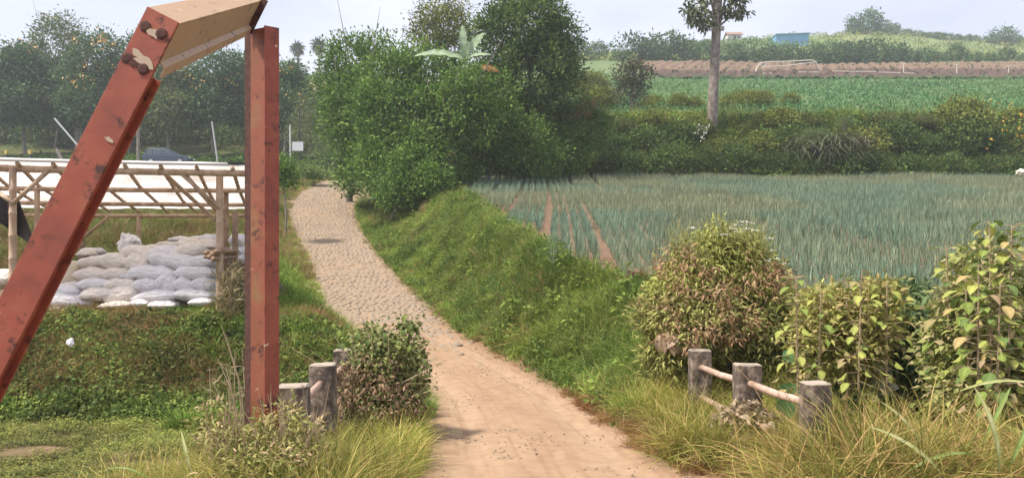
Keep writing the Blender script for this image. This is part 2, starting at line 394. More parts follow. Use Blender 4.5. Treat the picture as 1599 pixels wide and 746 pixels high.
def limbs(base, lobes, r0, seed, mb=None, forks=2, trunk_top=None):
    r = random.Random(seed); mb = mb or MB(); b = Vector(base); Lb = [Vector(l[:3]) for l in lobes]
    top = trunk_top or Vector((b.x*.5 + sum(l.x for l in Lb)/len(Lb)*.5, b.y*.5+sum(l.y for l in Lb)/len(Lb)*.5, b.z + (min(l.z for l in Lb)-b.z)*.75))
    top = Vector(top); mid = b.lerp(top, .5) + Vector((r.uniform(-.1,.1), r.uniform(-.1,.1), 0))*(top.z-b.z)*.5
    mb.tube([b - Vector((0,0,.3)), b + Vector((0,0,.1)), mid, top], [r0*1.25, r0, r0*.8, r0*.68], 9)
    for l in Lb:
        m = top.lerp(l, .5) + Vector((r.uniform(-.2,.2), r.uniform(-.2,.2), -.1))*(l-top).length*.4
        mb.tube([top - Vector((0,0,.1)), m, l], [r0*.5, r0*.3, r0*.12], 6)
        for _ in range(forks):
            e = l + Vector((r.uniform(-1,1), r.uniform(-1,1), r.uniform(0,1)))*((l-top).length*.35)
            mb.tube([m, m.lerp(e, .6), e], [r0*.22, r0*.14, r0*.05], 5)
    return mb
GREEN = [(.035,.075,.028), (.06,.125,.04), (.09,.17,.055), (.13,.215,.075)]
DARKG = [(.024,.052,.028), (.042,.085,.04), (.065,.12,.05), (.10,.16,.07)]
OLIVE = [(.05,.075,.03), (.09,.12,.045), (.135,.165,.06), (.19,.205,.085)]
LIME  = [(.07,.12,.03), (.12,.20,.05), (.18,.26,.07), (.26,.31,.11)]
YELL  = [(.08,.09,.025), (.17,.17,.04), (.27,.26,.07), (.36,.32,.11)]
def _lift(p, k): return [tuple(v*k for v in c) for c in p]
def _warm(p, a, b): return [(r_*a, g_*b, b_*.95) for r_, g_, b_ in p]
GREEN, DARKG, OLIVE, LIME = _warm(GREEN, 1.68, 1.5), _warm(DARKG, 1.9, 1.62), _warm(OLIVE, 1.65, 1.55), _lift(LIME, 1.15)
BROWN = [(.08,.05,.03), (.17,.11,.065), (.27,.18,.11), (.38,.27,.17)]
FLOW = mat('orange_flower', (.85,.45,.12), .6)
WHITEFL = mat('white_flower', (.75,.72,.62), .7)

def make_crown(name, parent, lobes, n, size, cols, seed, **kw):
    v, f, c = crown(lobes, n, size, cols, seed, **kw)
    return link(name, np_mesh(name, v, f, c), LEAF, parent)
def flowers(parent, lobes, n, size, seed, m=None, per=8, zmin=.3, name='flower_cluster'):
    r = np.random.default_rng(seed); Lb = np.array(lobes, float); ps = []
    while len(ps) < n:
        l = Lb[r.integers(len(Lb))]; d = rdir(1, r)[0]; d[2] = abs(d[2]); d[1] = -abs(d[1])
        if d[2] > zmin: ps.append(l[:3] + d*l[3:]*1.05)
    ps = np.repeat(np.array(ps), per, 0); ps = ps + r.normal(size=ps.shape)*size*1.3
    k = len(ps); v, f, c = leaves(T_DIA, ps, rdir(k, r), rdir(k, r), size, size*.8, np.ones((k, 3)))
    o = link(name, np_mesh(name, v, f), m or FLOW, parent, kind='stuff'); return o
#SPLIT
# ------------------------------------------------------------------ scattering of ground cover (geometry nodes instances of small tufts)
def scatter(name, pts, rot, scl, tint, sources, smat, parent=None):
    me = bpy.data.meshes.new(name); n = len(pts); me.vertices.add(n); me.vertices.foreach_set('co', np.asarray(pts, np.float32).ravel())
    for an, ty, dat, key in (('rot', 'FLOAT_VECTOR', rot, 'vector'), ('scl', 'FLOAT_VECTOR', scl, 'vector'), ('tint', 'FLOAT_COLOR', np.concatenate([tint, np.ones((n, 1))], 1), 'color')):
        at = me.attributes.new(an, ty, 'POINT'); at.data.foreach_set(key, np.asarray(dat, np.float32).ravel())
    o = link(name, me, None, parent, kind='stuff')
    ng = bpy.data.node_groups.new(name, 'GeometryNodeTree')
    ng.interface.new_socket('Geometry', in_out='INPUT', socket_type='NodeSocketGeometry'); ng.interface.new_socket('Geometry', in_out='OUTPUT', socket_type='NodeSocketGeometry')
    gi, go = ng.nodes.new('NodeGroupInput'), ng.nodes.new('NodeGroupOutput')
    jn = ng.nodes.new('GeometryNodeJoinGeometry')
    for sm in sources:
        if not sm.materials: sm.materials.append(smat)
        so = bpy.data.objects.new(name + '_source', sm)
        oi = ng.nodes.new('GeometryNodeObjectInfo'); oi.inputs['Object'].default_value = so
        gti = ng.nodes.new('GeometryNodeGeometryToInstance')
        ng.links.new(oi.outputs['Geometry'], gti.inputs[0]); ng.links.new(gti.outputs[0], jn.inputs[0])
    m2p = ng.nodes.new('GeometryNodeMeshToPoints'); ip_ = ng.nodes.new('GeometryNodeInstanceOnPoints'); ip_.inputs['Pick Instance'].default_value = True
    def na(nm, ty):
        a = ng.nodes.new('GeometryNodeInputNamedAttribute'); a.data_type = ty; a.inputs[0].default_value = nm; return a.outputs[0]
    ri = ng.nodes.new('FunctionNodeRandomValue'); ri.data_type = 'INT'
    ri.inputs[4].default_value = 0; ri.inputs[5].default_value = len(sources)-1
    ng.links.new(gi.outputs[0], m2p.inputs[0]); ng.links.new(m2p.outputs[0], ip_.inputs['Points']); ng.links.new(jn.outputs[0], ip_.inputs['Instance'])
    ng.links.new(ri.outputs[2], ip_.inputs['Instance Index'])
    e2r = ng.nodes.new('FunctionNodeEulerToRotation'); ng.links.new(na('rot', 'FLOAT_VECTOR'), e2r.inputs[0]); ng.links.new(e2r.outputs[0], ip_.inputs['Rotation'])
    ng.links.new(na('scl', 'FLOAT_VECTOR'), ip_.inputs['Scale']); ng.links.new(ip_.outputs[0], go.inputs[0])
    md = o.modifiers.new('scatter', 'NODES'); md.node_group = ng
    return o
def tuft(seed, n=26, h=.3, wdt=.008, spread=.07, lean=.45, cols=LIME, T=T_BLADE, hvar=.5):
    r = np.random.default_rng(seed); a = r.uniform(0, 2*PI, n); rr = spread*np.sqrt(r.random(n))
    pos = np.stack([np.cos(a)*rr, np.sin(a)*rr, np.full(n, -.01)], -1)
    a2 = a + r.normal(size=n)*.8; ln = np.abs(r.normal(size=n))*lean
    d = np.stack([np.cos(a2)*ln, np.sin(a2)*ln, np.ones(n)], -1)
    nrm = -np.stack([np.cos(a2), np.sin(a2), -ln], -1) + r.normal(size=(n, 3))*.2
    Ls = h * r.uniform(1-hvar, 1.15, n); T2 = (T[0]*np.array([1, 1, 3.0]), T[1])
    v, f, c = leaves(T2, pos, d, nrm, Ls, wdt*r.uniform(.7, 1.3, n), pal(n, cols, r, .15))
    return np_mesh('tuft', v, f, c)
def herb(seed, n=22, h=.14, Lf=.035, wdt=.02, cols=LIME, spread=.09):
    r = np.random.default_rng(seed); a = r.uniform(0, 2*PI, n)
    pos = np.stack([np.cos(a), np.sin(a), np.zeros(n)], -1)*(spread*np.sqrt(r.random(n)))[:, None]; pos[:, 2] = h*r.random(n)
    d = np.stack([np.cos(a), np.sin(a), r.uniform(-.2, .5, n)], -1) + r.normal(size=(n, 3))*.3
    nrm = np.array([0, 0, 1.0]) + r.normal(size=(n, 3))*.35
    v, f, c = leaves(T_LEAF, pos, d, nrm, Lf*r.uniform(.6, 1.3, n), wdt*r.uniform(.7, 1.2, n), pal(n, cols, r, .15))
    return np_mesh('herb', v, f, c)
def place(n, X, Y, smin, smax, r, tc=((1,1,1),(1,1,1)), tn=.5, tilt=.15, zs=None, dz=0.0, ts=1):
    Z = H(X, Y) + dz; m = len(X)
    rot = np.stack([r.normal(size=m)*tilt, r.normal(size=m)*tilt, r.uniform(0, 2*PI, m)], -1)
    s = r.uniform(smin, smax, m); sc = np.stack([s, s, s*(1 if zs is None else zs)], -1)
    t = sstep((fbm(X*tn, Y*tn, s=100+ts)*1.6+.5))[:, None]
    tint = (np.array(tc[0])*(1-t) + np.array(tc[1])*t) * (1 + r.normal(size=(m, 1))*.12).clip(.6, 1.5)
    return np.stack([X, Y, Z], -1), rot, sc, tint
def region(n, x0, x1, y0, y1, r, f, pw=1.0):
    """n random points of a rectangle that pass f(X, Y); pw>1 crowds them towards y0"""
    X = r.uniform(x0, x1, n*4); Y = y0 + (y1-y0)*r.random(n*4)**pw
    k = f(X, Y); return X[k][:n], Y[k][:n]
inview = lambda X, Y, m=1.0: (np.abs(X) < Y*.66 + m)

# road verge and mound grass
G_tuft = [tuft(200+i, 30, .26, .009, .09, .5, LIME) for i in range(4)]
G_long = [tuft(210+i, 34, .56, .0065, .13, .5, [(.07,.12,.025),(.14,.2,.045),(.22,.26,.08),(.38,.34,.17)]) for i in range(5)]
G_short = [tuft(220+i, 30, .11, .007, .10, .7, LIME) for i in range(4)]
G_dry = [tuft(230+i, 26, .34, .008, .12, .8, [(.16,.11,.055),(.28,.2,.11),(.38,.3,.18),(.2,.2,.07)], hvar=.6) for i in range(4)]
G_herb = [herb(240+i, 26, .16, .05, .026, [(.05,.09,.025),(.08,.13,.035),(.12,.17,.05)]) for i in range(4)]
G_vine = [herb(250+i, 30, .12, .06, .045, [(.03,.06,.025),(.05,.09,.03),(.085,.13,.045)], .14) for i in range(4)]
r = np.random.default_rng(11)
def mound(X, Y): return (X > xr(Y)+.12) & (X < xb(Y)+.3) & inview(X, Y)
X, Y_ = region(9000, -9, 4, 9, 46, r, mound, 1.8)
scatter('mound_grass', *place(0, X, Y_, .7, 1.5, r, ((.8,.8,.6),(1.7,1.5,1.15)), 1.1, .3), G_tuft + G_herb[:1], GRASS)
X, Y_ = region(2200, -6, 4, 9.5, 30, r, lambda X, Y: mound(X, Y) & (X > xb(Y)-1.6) & (X < xb(Y)+.1), 1.5)
scatter('mound_long_grass', *place(0, X, Y_, .6, 1.05, r, ((.7,.9,.7),(1.1,1.1,.9)), .8, .25), G_long, GRASS)
X, Y_ = region(2600, -9, 3.5, 6.8, 44, r, lambda X, Y: (X > xr(Y)-.12) & (X < xr(Y)+.5+.3*noise3(X*2, Y*2)) & inview(X, Y), 1.7)
scatter('right_verge_grass', *place(0, X, Y_, .6, 1.1, r, ((.9,.8,.6),(1.1,1.1,.9)), 1.2, .2), G_short + G_dry[:1], GRASS)
X, Y_ = region(1300, -9, 4, 9.5, 46, r, mound, 1.5)
scatter('mound_weeds', *place(0, X, Y_, 1.3, 2.6, r, ((1.0,1.0,.8),(2.2,2.0,1.4)), .5, .5), G_herb, GRASS)
X, Y_ = region(900, -9, 4, 9.5, 46, r, lambda X, Y: mound(X, Y) & (fbm(X*.6, Y*.4, s=77) > .1), 1.5)
scatter('mound_dry_grass', *place(0, X, Y_, .8, 1.5, r, ((1.0,.85,.7),(1.5,1.3,1.1)), .5, .6), G_dry, GRASS)
# grit and small stones loose on the dirt track
X, Y_ = region(1100, -2.5, 2, 3.5, 19, r, lambda X, Y: (X > xl(Y)) & (X < xr(Y)) & ((np.minimum(X-xl(Y), xr(Y)-X) < .3) | (noise3(X*1.5, Y*1.5, s=9) > .25)), 1.2)
gp_ = place(0, X, Y_, .004, .015, r, ((.8,.8,.8),(1.1,1.1,1.1)), .5, .2, dz=.016); scatter('track_grit', gp_[0], gp_[1], gp_[2]*np.array([1,1,.6]), gp_[3], [m_.copy() for m_ in s_me[:4]], STONE)
# left verge
X, Y_ = region(6500, -20, 0, 9.2, 64, r, lambda X, Y: (X < xl(Y)+.1) & (X > xl(Y)-2.6-.03*Y) & inview(X, Y), 2.0)
scatter('left_verge_grass', *place(0, X, Y_, .7, 1.35, r, ((.95,1.0,.65),(1.7,1.5,1.1)), .35, .2), G_tuft + G_short, GRASS)
X, Y_ = region(1800, -22, -2, 26, 66, r, lambda X, Y: (X < xl(Y)+.1) & (X > xl(Y)-5) & inview(X, Y), 1.2)
scatter('dry_verge_grass', *place(0, X, Y_, .8, 1.4, r, ((.8,.7,.6),(1.2,1.1,.9)), .4, .2), G_dry, GRASS)
# left bank below the terrace: creepers below, grass on the lip
X, Y_ = region(9000, -9.5, -1.7, 9.7, 12.0, r, lambda X, Y: inview(X, Y))
scatter('bank_creepers', *place(0, X, Y_, .45, 1.15, r, ((1.3,1.0,.9),(2.5,2.1,1.6)), 1.1, .9), G_vine + G_herb, GRASS)
X, Y_ = region(4200, -9.5, -1.7, 10.2, 12.4, r, lambda X, Y: inview(X, Y) & (fbm(X*.7, Y*1.4, s=14) > -.15))
scatter('bank_dry_grass', *place(0, X, Y_, .35, .75, r, ((1.0,.85,.65),(1.4,1.2,1.0)), .9, .8), G_dry, GRASS)
X, Y_ = region(1500, -9.5, -1.7, 11.2, 12.35, r, lambda X, Y: inview(X, Y) & (fbm(X*.8, Y*.8, s=4) > -.12))
scatter('bank_top_grass', *place(0, X, Y_, .3, .7, r, ((.6,.8,.45),(1.1,1.2,.8)), .9, .3), G_tuft, GRASS)
# low weeds over the bare field at the lower left
X, Y_ = region(14000, -8, -1.0, 4.6, 10.2, r, lambda X, Y: inview(X, Y) & ((.35*fbm(X*.7, Y*2.6, s=51) + .7*fbm(X*3, Y*5, s=52) > -.22)))
scatter('field_weeds', *place(0, X, Y_, .2, .6, r, ((2.6,1.7,1.7),(3.6,2.5,2.2)), .8, .2), G_herb + G_vine[:1], GRASS)
# grass bottom left-centre
X, Y_ = region(1700, -3.0, -.55, 4.4, 8.3, r, lambda X, Y: inview(X, Y) & (X > -2.6+.25*noise3(X*2, Y*2)) & (X < xl(Y)+.05) & ((X > -1.9) | (Y < 6.3)))
scatter('near_left_grass', *place(0, X, Y_, .4, .85, r, ((1.5,1.15,1.0),(2.1,1.7,1.4)), .9, .35), G_long[:3] + G_tuft, GRASS)
X, Y_ = region(800, -2.6, -.9, 4.4, 5.7, r, lambda X, Y: inview(X, Y))
scatter('foot_grass', *place(0, X, Y_, .7, 1.15, r, ((1.5,1.15,1.0),(2.1,1.6,1.4)), .9, .4), G_long, GRASS)
# tall grass bottom right
X, Y_ = region(5200, 1.35, 6.2, 4.2, 9.3, r, lambda X, Y: inview(X, Y) & (X > xr(Y)+.15 + .3*noise3(X*2, Y*2)))
scatter('near_right_grass', *place(0, X, Y_, .55, 1.1, r, ((1.5,1.15,1.0),(2.2,1.7,1.5)), .9, .4), G_long + G_tuft[:2], GRASS)
X, Y_ = region(700, 1.95, 4.6, 4.7, 6.0, r, lambda X, Y: inview(X, Y) & (X > 2.0 + .15*noise3(X*2, Y*2)))
scatter('tall_right_grass', *place(0, X, Y_, 1.0, 1.75, r, ((1.5,1.1,1.0),(2.3,1.7,1.6)), .9, .35), [tuft(290+i, 40, .5, .0045, .16, .75, [(.08,.12,.03),(.15,.19,.05),(.26,.27,.10),(.42,.35,.2)]) for i in range(4)] + G_long[:2], GRASS)
X, Y_ = region(1300, .9, 6.2, 4.5, 10.5, r, lambda X, Y: inview(X, Y) & (X > xr(Y)-.05))
scatter('near_dry_grass', *place(0, X, Y_, .45, 1.0, r, ((.75,.6,.5),(1.15,1.0,.85)), .9, .4), G_dry, GRASS)
X, Y_ = region(1200, .4, 2.4, 6.5, 11.5, r, lambda X, Y: (X > xr(Y)-.2 + .2*noise3(X*3, Y*3)) & (X < xr(Y)+.8))
scatter('dead_litter', *place(0, X, Y_, .25, .5, r, ((.9,.55,.4),(1.1,.8,.6)), .9, .9), G_dry, GRASS)
X, Y_ = region(3600, 2.6, 11, 7.5, 11.9, r, lambda X, Y: inview(X, Y, 3.5))
scatter('right_slope_grass', *place(0, X, Y_, .6, 1.2, r, ((1.2,1.0,.85),(1.8,1.5,1.2)), .6, .35), G_long[:3] + G_tuft + G_dry[:1], GRASS)
# hillside behind the sacks
X, Y_ = region(4500, -36, -6, 18, 62, r, lambda X, Y: inview(X, Y) & (X < xl(Y)-2), 1.4)
scatter('terrace_grass', *place(0, X, Y_, .9, 2.0, r, ((.75,.65,.5),(.9,.95,.7)), .25, .25), G_dry + G_tuft, GRASS)

# onion field
def onion(seed):
    r = np.random.default_rng(seed); ps = []
    for i in range(4):
        for j in range(5):
            ps.append(((i+.5)*.25-.5 + r.normal()*.03, (j+.5)*.1-.25 + r.normal()*.03))
    ps = np.repeat(np.array(ps), 6, 0); n = len(ps)
    a = r.uniform(0, 2*PI, n); ln = np.abs(r.normal(size=n))*.24
    pos = np.concatenate([ps + r.normal(size=(n, 2))*.012, np.full((n, 1), -.02)], 1)
    d = np.stack([np.cos(a)*ln, np.sin(a)*ln, np.ones(n)], -1); nrm = -np.stack([np.cos(a), np.sin(a), -ln], -1)
    V = np.array([(-.5,0,0),(.5,0,0),(-.5,.6,.0),(.5,.6,.0),(0,1,-.05)], float); T = np.array([(0,1,3),(0,3,2),(2,3,4)])
    v, f, c = leaves((V, T), pos, d, nrm, r.uniform(.26, .5, n), r.uniform(.008, .015, n), pal(n, [(.14,.19,.125),(.19,.25,.17),(.25,.315,.22),(.37,.40,.27)], r, .14))
    return np_mesh('onion_tuft', v, f, c)
ON = [onion(300+i) for i in range(6)]
px_, py_ = [], []
for bed in range(-4, 34):
    for yy in np.arange(11.4, 50.8, .48):
        x = .25 + bed*1.28 + .045*(yy-20) + .07*math.sin(yy*.23+bed)
        if x > xb(yy) + .35 and abs(x) < yy*.66 + 1.5: px_.append(x + random.uniform(-.03, .03)); py_.append(yy + random.uniform(-.04, .04))
px_, py_ = np.array(px_), np.array(py_)
pts, rot, sc, tint = place(0, px_, py_, .92, 1.12, r, ((.86,.98,.98),(1.14,1.04,.92)), .16, .03)
rot[:, 2] = np.where(r.random(len(px_)) < .5, 0, PI) - .045; rot[:, 0] += math.atan(.183)*0
sc[:, 2] *= (.86 + .26*(fbm(px_*.35, py_*.35, s=88)*.5+.5)); sc[:, 0] = 1.17
scatter('onion_crop', pts, rot, sc, tint, ON, GRASS)
X, Y_ = region(420, -2, 12, 13, 48, r, lambda X, Y: (X > xb(Y)) & inview(X, Y) & (np.abs(((X-.25-.045*(Y-20)) % 1.28)-.64) < .14) & (noise3(X*.6, Y*.3, s=6) > .1), 1.2)
scatter('furrow_weeds', *place(0, X, Y_, .5, 1.1, r, ((1.6,.7,.5),(1.2,.8,.6)), .9, .3), G_herb, GRASS)

# far crops on the hill
def clump(seed, cols, n=16, h=.4, s=.3, lf=.22):
    r = np.random.default_rng(seed); p = rdir(n, r)*np.array([s, s, h]); p[:, 2] = np.abs(p[:, 2])
    v, f, c = leaves(T_DIA, p, unit(p)+r.normal(size=(n, 3))*.4, np.array([0, 0, 1.])+r.normal(size=(n, 3))*.5, lf*r.uniform(.6, 1.3, n), lf*.5, pal(n, cols, r, .15))
    return np_mesh('clump', v, f, c)
CL = [clump(400+i, [(.10,.19,.08),(.14,.25,.11),(.19,.30,.14)]) for i in range(4)]
def dist_ok(X, Y): return inview(X, Y, 3) & (X > Y*.06 - 5)
rows_x, rows_y = [], []
for k in range(72):
    yy = 56 + k*.95 * (1 + k*.004)
    xs = np.arange(-6, yy*.68, .62 + .0018*yy*2); rows_x.append(xs + r.normal(size=len(xs))*.12); rows_y.append(np.full(len(xs), yy) + r.normal(size=len(xs))*.18)
X = np.concatenate(rows_x); Y_ = np.concatenate(rows_y); k = (Y_ < 119 - .02*X) & dist_ok(X, Y_); X, Y_ = X[k], Y_[k]
scatter('potato_crop', *place(0, X, Y_, .8, 1.5, r, ((.8,.95,.85),(1.15,1.1,.95)), .06, .2), CL, GRASS)
CL2 = [clump(410+i, [(.16,.22,.08),(.22,.27,.11),(.30,.32,.15)], 14, .8, .9, .6) for i in range(3)]
X, Y_ = region(5200, -110, 210, 156, 290, r, lambda X, Y: inview(X, Y, 5), 1.0)
scatter('hill_cover', *place(0, X, Y_, .7, 1.5, r, ((.7,.9,.8),(1.3,1.2,.9)), .03, .2), CL2, GRASS)

# ploughed field: ridged sheet
Ug = np.linspace(0, 1, 420); Yg = np.linspace(116, 152, 130)
def pf_h(X, Y):
    sk = X - (Y-117)*.35
    return H(X, Y, True) + .12 + .3*np.abs(np.sin(sk*PI/1.9))*(1+.3*noise3(X, Y, s=12)) + .1*noise3(X*1.3, Y*1.3, s=14)
def pf_c(X, Y):
    n = fbm(X*.3, Y*.6, s=15)*.5+.5; t = sstep((Y-(132+3*noise3(X*.05, 0*Y, s=3)) + .06*(90-X))/3)
    return mixc(mixc((.075,.048,.042), (.12,.078,.062), n), mixc((.15,.10,.07), (.21,.145,.10), n), t)
pfm = grid(Ug, Yg, lambda U, Y: 22 + U*(Y*.7 - 18), pf_h, pf_c, 'ploughed_field')
link('ploughed_field', pfm, GROUND, kind='structure')
CL3 = [clump(420+i, [(.05,.08,.04),(.1,.12,.06)], 8, .35, .25, .3) for i in range(2)]
gx, gy = [], []
for i in range(26):
    for yy in (118.5, 121, 124, 128, 132, 137, 142, 147):
        gx.append(23 + i*2.6 + (yy-117)*.35 + random.uniform(-.3, .3)); gy.append(yy + random.uniform(-.6, .6))
gx, gy = np.array(gx), np.array(gy); pp = place(0, gx, gy, .6, 1.5, r, ((.9,.9,.9),(1.1,1.1,1.1)), .1, .2, dz=.3)
scatter('seedling_tufts', *pp, CL3, GRASS)
#SPLIT2
# ================================================================== STEEL FRAME
def steel(name, a, b, c, rust=.5):
    def f(t, bb):
        c1, f1 = noise_col(t, 5, [(.25, b), (.5, a), (.75, c)], detail=5)
        c2, f2 = noise_col(t, 9, [(rust-.04, (1,1,1)), (rust+.05, (0,0,0))], detail=8, rough=.7)
        c3, f3 = noise_col(t, 14, [(.70, (0,0,0)), (.73, (1,1,1))], detail=3)
        m = N(t, 'ShaderNodeMixRGB'); m.inputs[2].default_value = (*c, 1); m.inputs[1].default_value = (.1, .03, .02, 1)
        inv = N(t, 'ShaderNodeMixRGB'); t.links.new(c2, inv.inputs[0]); inv.inputs[2].default_value = (.07,.025,.018,1); t.links.new(c1, inv.inputs[1])
        m2 = N(t, 'ShaderNodeMixRGB'); t.links.new(c3, m2.inputs[0]); t.links.new(inv.outputs[0], m2.inputs[1]); m2.inputs[2].default_value = (.5,.38,.26,1)
        t.links.new(m2.outputs[0], bb.inputs['Base Color']); bump(t, bb, f2, .35, .004)
    return mat(name, rough=.55, nodes=f, spec=.4)
RED = steel('red_oxide_paint', (.28,.068,.038), (.18,.046,.03), (.33,.105,.055), .405)
RED2 = steel('worn_red_paint', (.24,.07,.038), (.19,.075,.03), (.22,.14,.05), .40)
TAN = steel('dusty_tan_paint', (.37,.235,.13), (.35,.215,.118), (.385,.25,.145), .37)
RUST = simple('dark_rust', 30, [(.3, (.035,.015,.012)), (.6, (.09,.035,.025)), (.8, (.16,.07,.045))], rough=.9)
def hsection(p0, p1, u, v, wd, dp, tf=.011, tw=.009, skip=.0):
    mb = MB(); u = Vector(u).normalized(); v = Vector(v).normalized(); p0, p1 = Vector(p0), Vector(p1)
    def slab(a0, a1, b0, b1):
        V = [p + u*a + v*b for p in (p0, p1) for a, b in ((a0, b0), (a1, b0), (a1, b1), (a0, b1))]
        mb.add(V, [(3,2,1,0), (4,5,6,7), (0,1,5,4), (1,2,6,5), (2,3,7,6), (3,0,4,7)])
    full = (p0, p1); slab(0, wd, 0, tf); p0 = p0 + (p1-p0).normalized()*skip; slab(0, wd, dp-tf, dp); slab(wd*.8-tw, wd*.8, tf+.0005, dp-tf-.0005)
    return mb
sf = thing('steel_frame', 'rusty red steel frame of two posts and a tan crossbeam beside the track', 'steel frame', (-1.72, 5.5, h1(-1.72, 5.5)))
inv = sf.matrix_basis.inverted() if False else Matrix.Translation(-Vector(sf.location))
def under(o, par=sf):
    o.parent = par; o.matrix_parent_inverse = Matrix.Translation(-Vector(par.location)); return o
A, B = P(230, 10, 3.4), P(279, 35, 3.4); C = P(-330, 1113, 3.2)
u_ax = (B - A).normalized(); d_l = (C - A).normalized(); n_ax = u_ax.cross(d_l).normalized()
if n_ax.y < 0: n_ax = -n_ax
under(hsection(A, C, u_ax, n_ax, (B-A).length, .10, skip=.252).build('slanting_post', RED, bevel=.002))
d = Vector((-.148, 1, .40)).normalized(); v_ax = d_l.copy()
far = (5.5 - 3.41)/d.y
def plate(pts, ln, th, tdir, d=d):
    mb = MB(); th = Vector(tdir)*th; V = [Vector(p) for p in pts] + [Vector(p)+th for p in pts]
    V2 = [p + d*ln for p in V]; k = len(pts); V = V + V2; Fc = []
    loop = list(range(k)) + list(range(2*k-1, k-1, -1)); m = len(loop); o2 = 2*k
    for i in range(m): a, b = loop[i], loop[(i+1) % m]; Fc.append((a, b, b+o2, a+o2))
    for i in range(k-1): Fc.append((i, i+1, i+1+k, i+k)); Fc.append((i+o2, i+k+o2, i+1+k+o2, i+1+o2))
    return mb.add(V, Fc)
off_ = n_ax*.0125
wdt = (B-A).length
A2, B2 = A + off_, B + off_
mb = plate([A2 + v_ax*.0, B2, B2 + v_ax*.185 - u_ax*.0, B2 + v_ax*.20 + u_ax*.028, B2 + v_ax*.245 + u_ax*.034], far, .008, -u_ax*.7 + v_ax*.25)
cb = under(mb.build('crossbeam', TAN))
e0 = B2 + d*far
mb = MB(); q = [e0 + u_ax*.045 - v_ax*.02, e0 + u_ax*.045 + v_ax*.235, e0 - u_ax*.02 + v_ax*.25, e0 - u_ax*.12 - v_ax*.02]
mb.add(q + [p + d*.012 for p in q], [(0,1,2,3), (7,6,5,4), (0,4,5,1), (1,5,6,2), (2,6,7,3), (3,7,4,0)]); under(mb.build('end_plate', RUST))
for bx_, by_ in ((227, 42), (252, 53), (198, 91), (224, 108)):
    zq = 3.398 - .2*(by_-22)/1100; c0 = P(bx_, by_, zq); mb = MB()
    mb.tube([c0 - n_ax*(-.004), c0 - n_ax*.002, c0 - n_ax*.005], [.026, .025, .015], 9); b_ = under(mb.build('bolt', RUST))
for (xx, yy, rr, m_) in ((240, 52, .024, 'pale'), (226, 98, .03, 'pale'), (208, 97, .027, 'r'), (214, 84, .02, 'pale'), (170, 218, .014, 'pale')):
    # flaked patches: thin raised scale of old paint and rust with an uneven outline
    c0 = P(xx, yy, 3.3975 - .2*(yy-22)/1100); rg = random.Random(xx); k = 13; ring = [c0 + (u_ax*math.cos(2*PI*i/k)*1.5 + v_ax*math.sin(2*PI*i/k)*.75)*rr*rg.uniform(.6, 1.25) for i in range(k)]
    mb = MB(); V = ring + [p - n_ax*.002 for p in ring]; mb.add(V, [tuple(range(k, 2*k))] + [(i, (i+1) % k, k+(i+1) % k, k+i) for i in range(k)])
    under(mb.build('paint_flake', mat('flaked_paint', (.42,.33,.24), .9) if m_ == 'pale' else RUST))
# upright post
zt = P(410, 44, 5.5).z; zb = h1(-1.7, 5.5) - .3
def pl(x, Z): q = P(x, 444, Z); return (q.x, q.y)
def vplate(pa, pb, th, z0, z1):
    a, b = Vector((*pa, 0)), Vector((*pb, 0)); n = (b-a).cross(Vector((0,0,1))).normalized()*th
    V = [a, b, b+n, a+n]; V = [Vector((p.x, p.y, z0)) for p in V] + [Vector((p.x, p.y, z1)) for p in V]
    return MB().add(V, [(3,2,1,0), (4,5,6,7), (0,1,5,4), (1,2,6,5), (2,3,7,6), (3,0,4,7)])
under(vplate(pl(413, 5.44), pl(436, 5.50), -.012, zb, zt).build('post_flange', RED, bevel=.002))
under(vplate(pl(391.5, 5.53), pl(414.2, 5.47), -.010, zb, zt-.004).build('post_web', RED2))
under(vplate(pl(382, 5.58), pl(392, 5.545), -.012, zb, zt-.002).build('post_flange', RUST))

# ================================================================== BRIDGE RAILINGS
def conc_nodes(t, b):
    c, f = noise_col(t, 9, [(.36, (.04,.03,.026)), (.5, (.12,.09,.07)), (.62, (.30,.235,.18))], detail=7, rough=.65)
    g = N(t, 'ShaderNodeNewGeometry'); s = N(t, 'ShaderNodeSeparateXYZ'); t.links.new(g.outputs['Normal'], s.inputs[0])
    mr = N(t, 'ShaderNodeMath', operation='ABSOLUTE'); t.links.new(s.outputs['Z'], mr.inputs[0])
    mm = N(t, 'ShaderNodeMixRGB'); t.links.new(mr.outputs[0], mm.inputs[0]); t.links.new(c, mm.inputs[1]); mm.inputs[2].default_value = (.36,.3,.24,1)  # level faces mixed paler: sunlit brightness of the post tops put into the colour
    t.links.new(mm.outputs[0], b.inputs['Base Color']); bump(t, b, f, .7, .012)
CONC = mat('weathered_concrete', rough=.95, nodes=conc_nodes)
PIPE = simple('pinkish_pipe', 12, [(.3, (.34,.22,.16)), (.55, (.5,.34,.26)), (.75, (.62,.46,.37))], rough=.6, bs=.2, bd=.003)
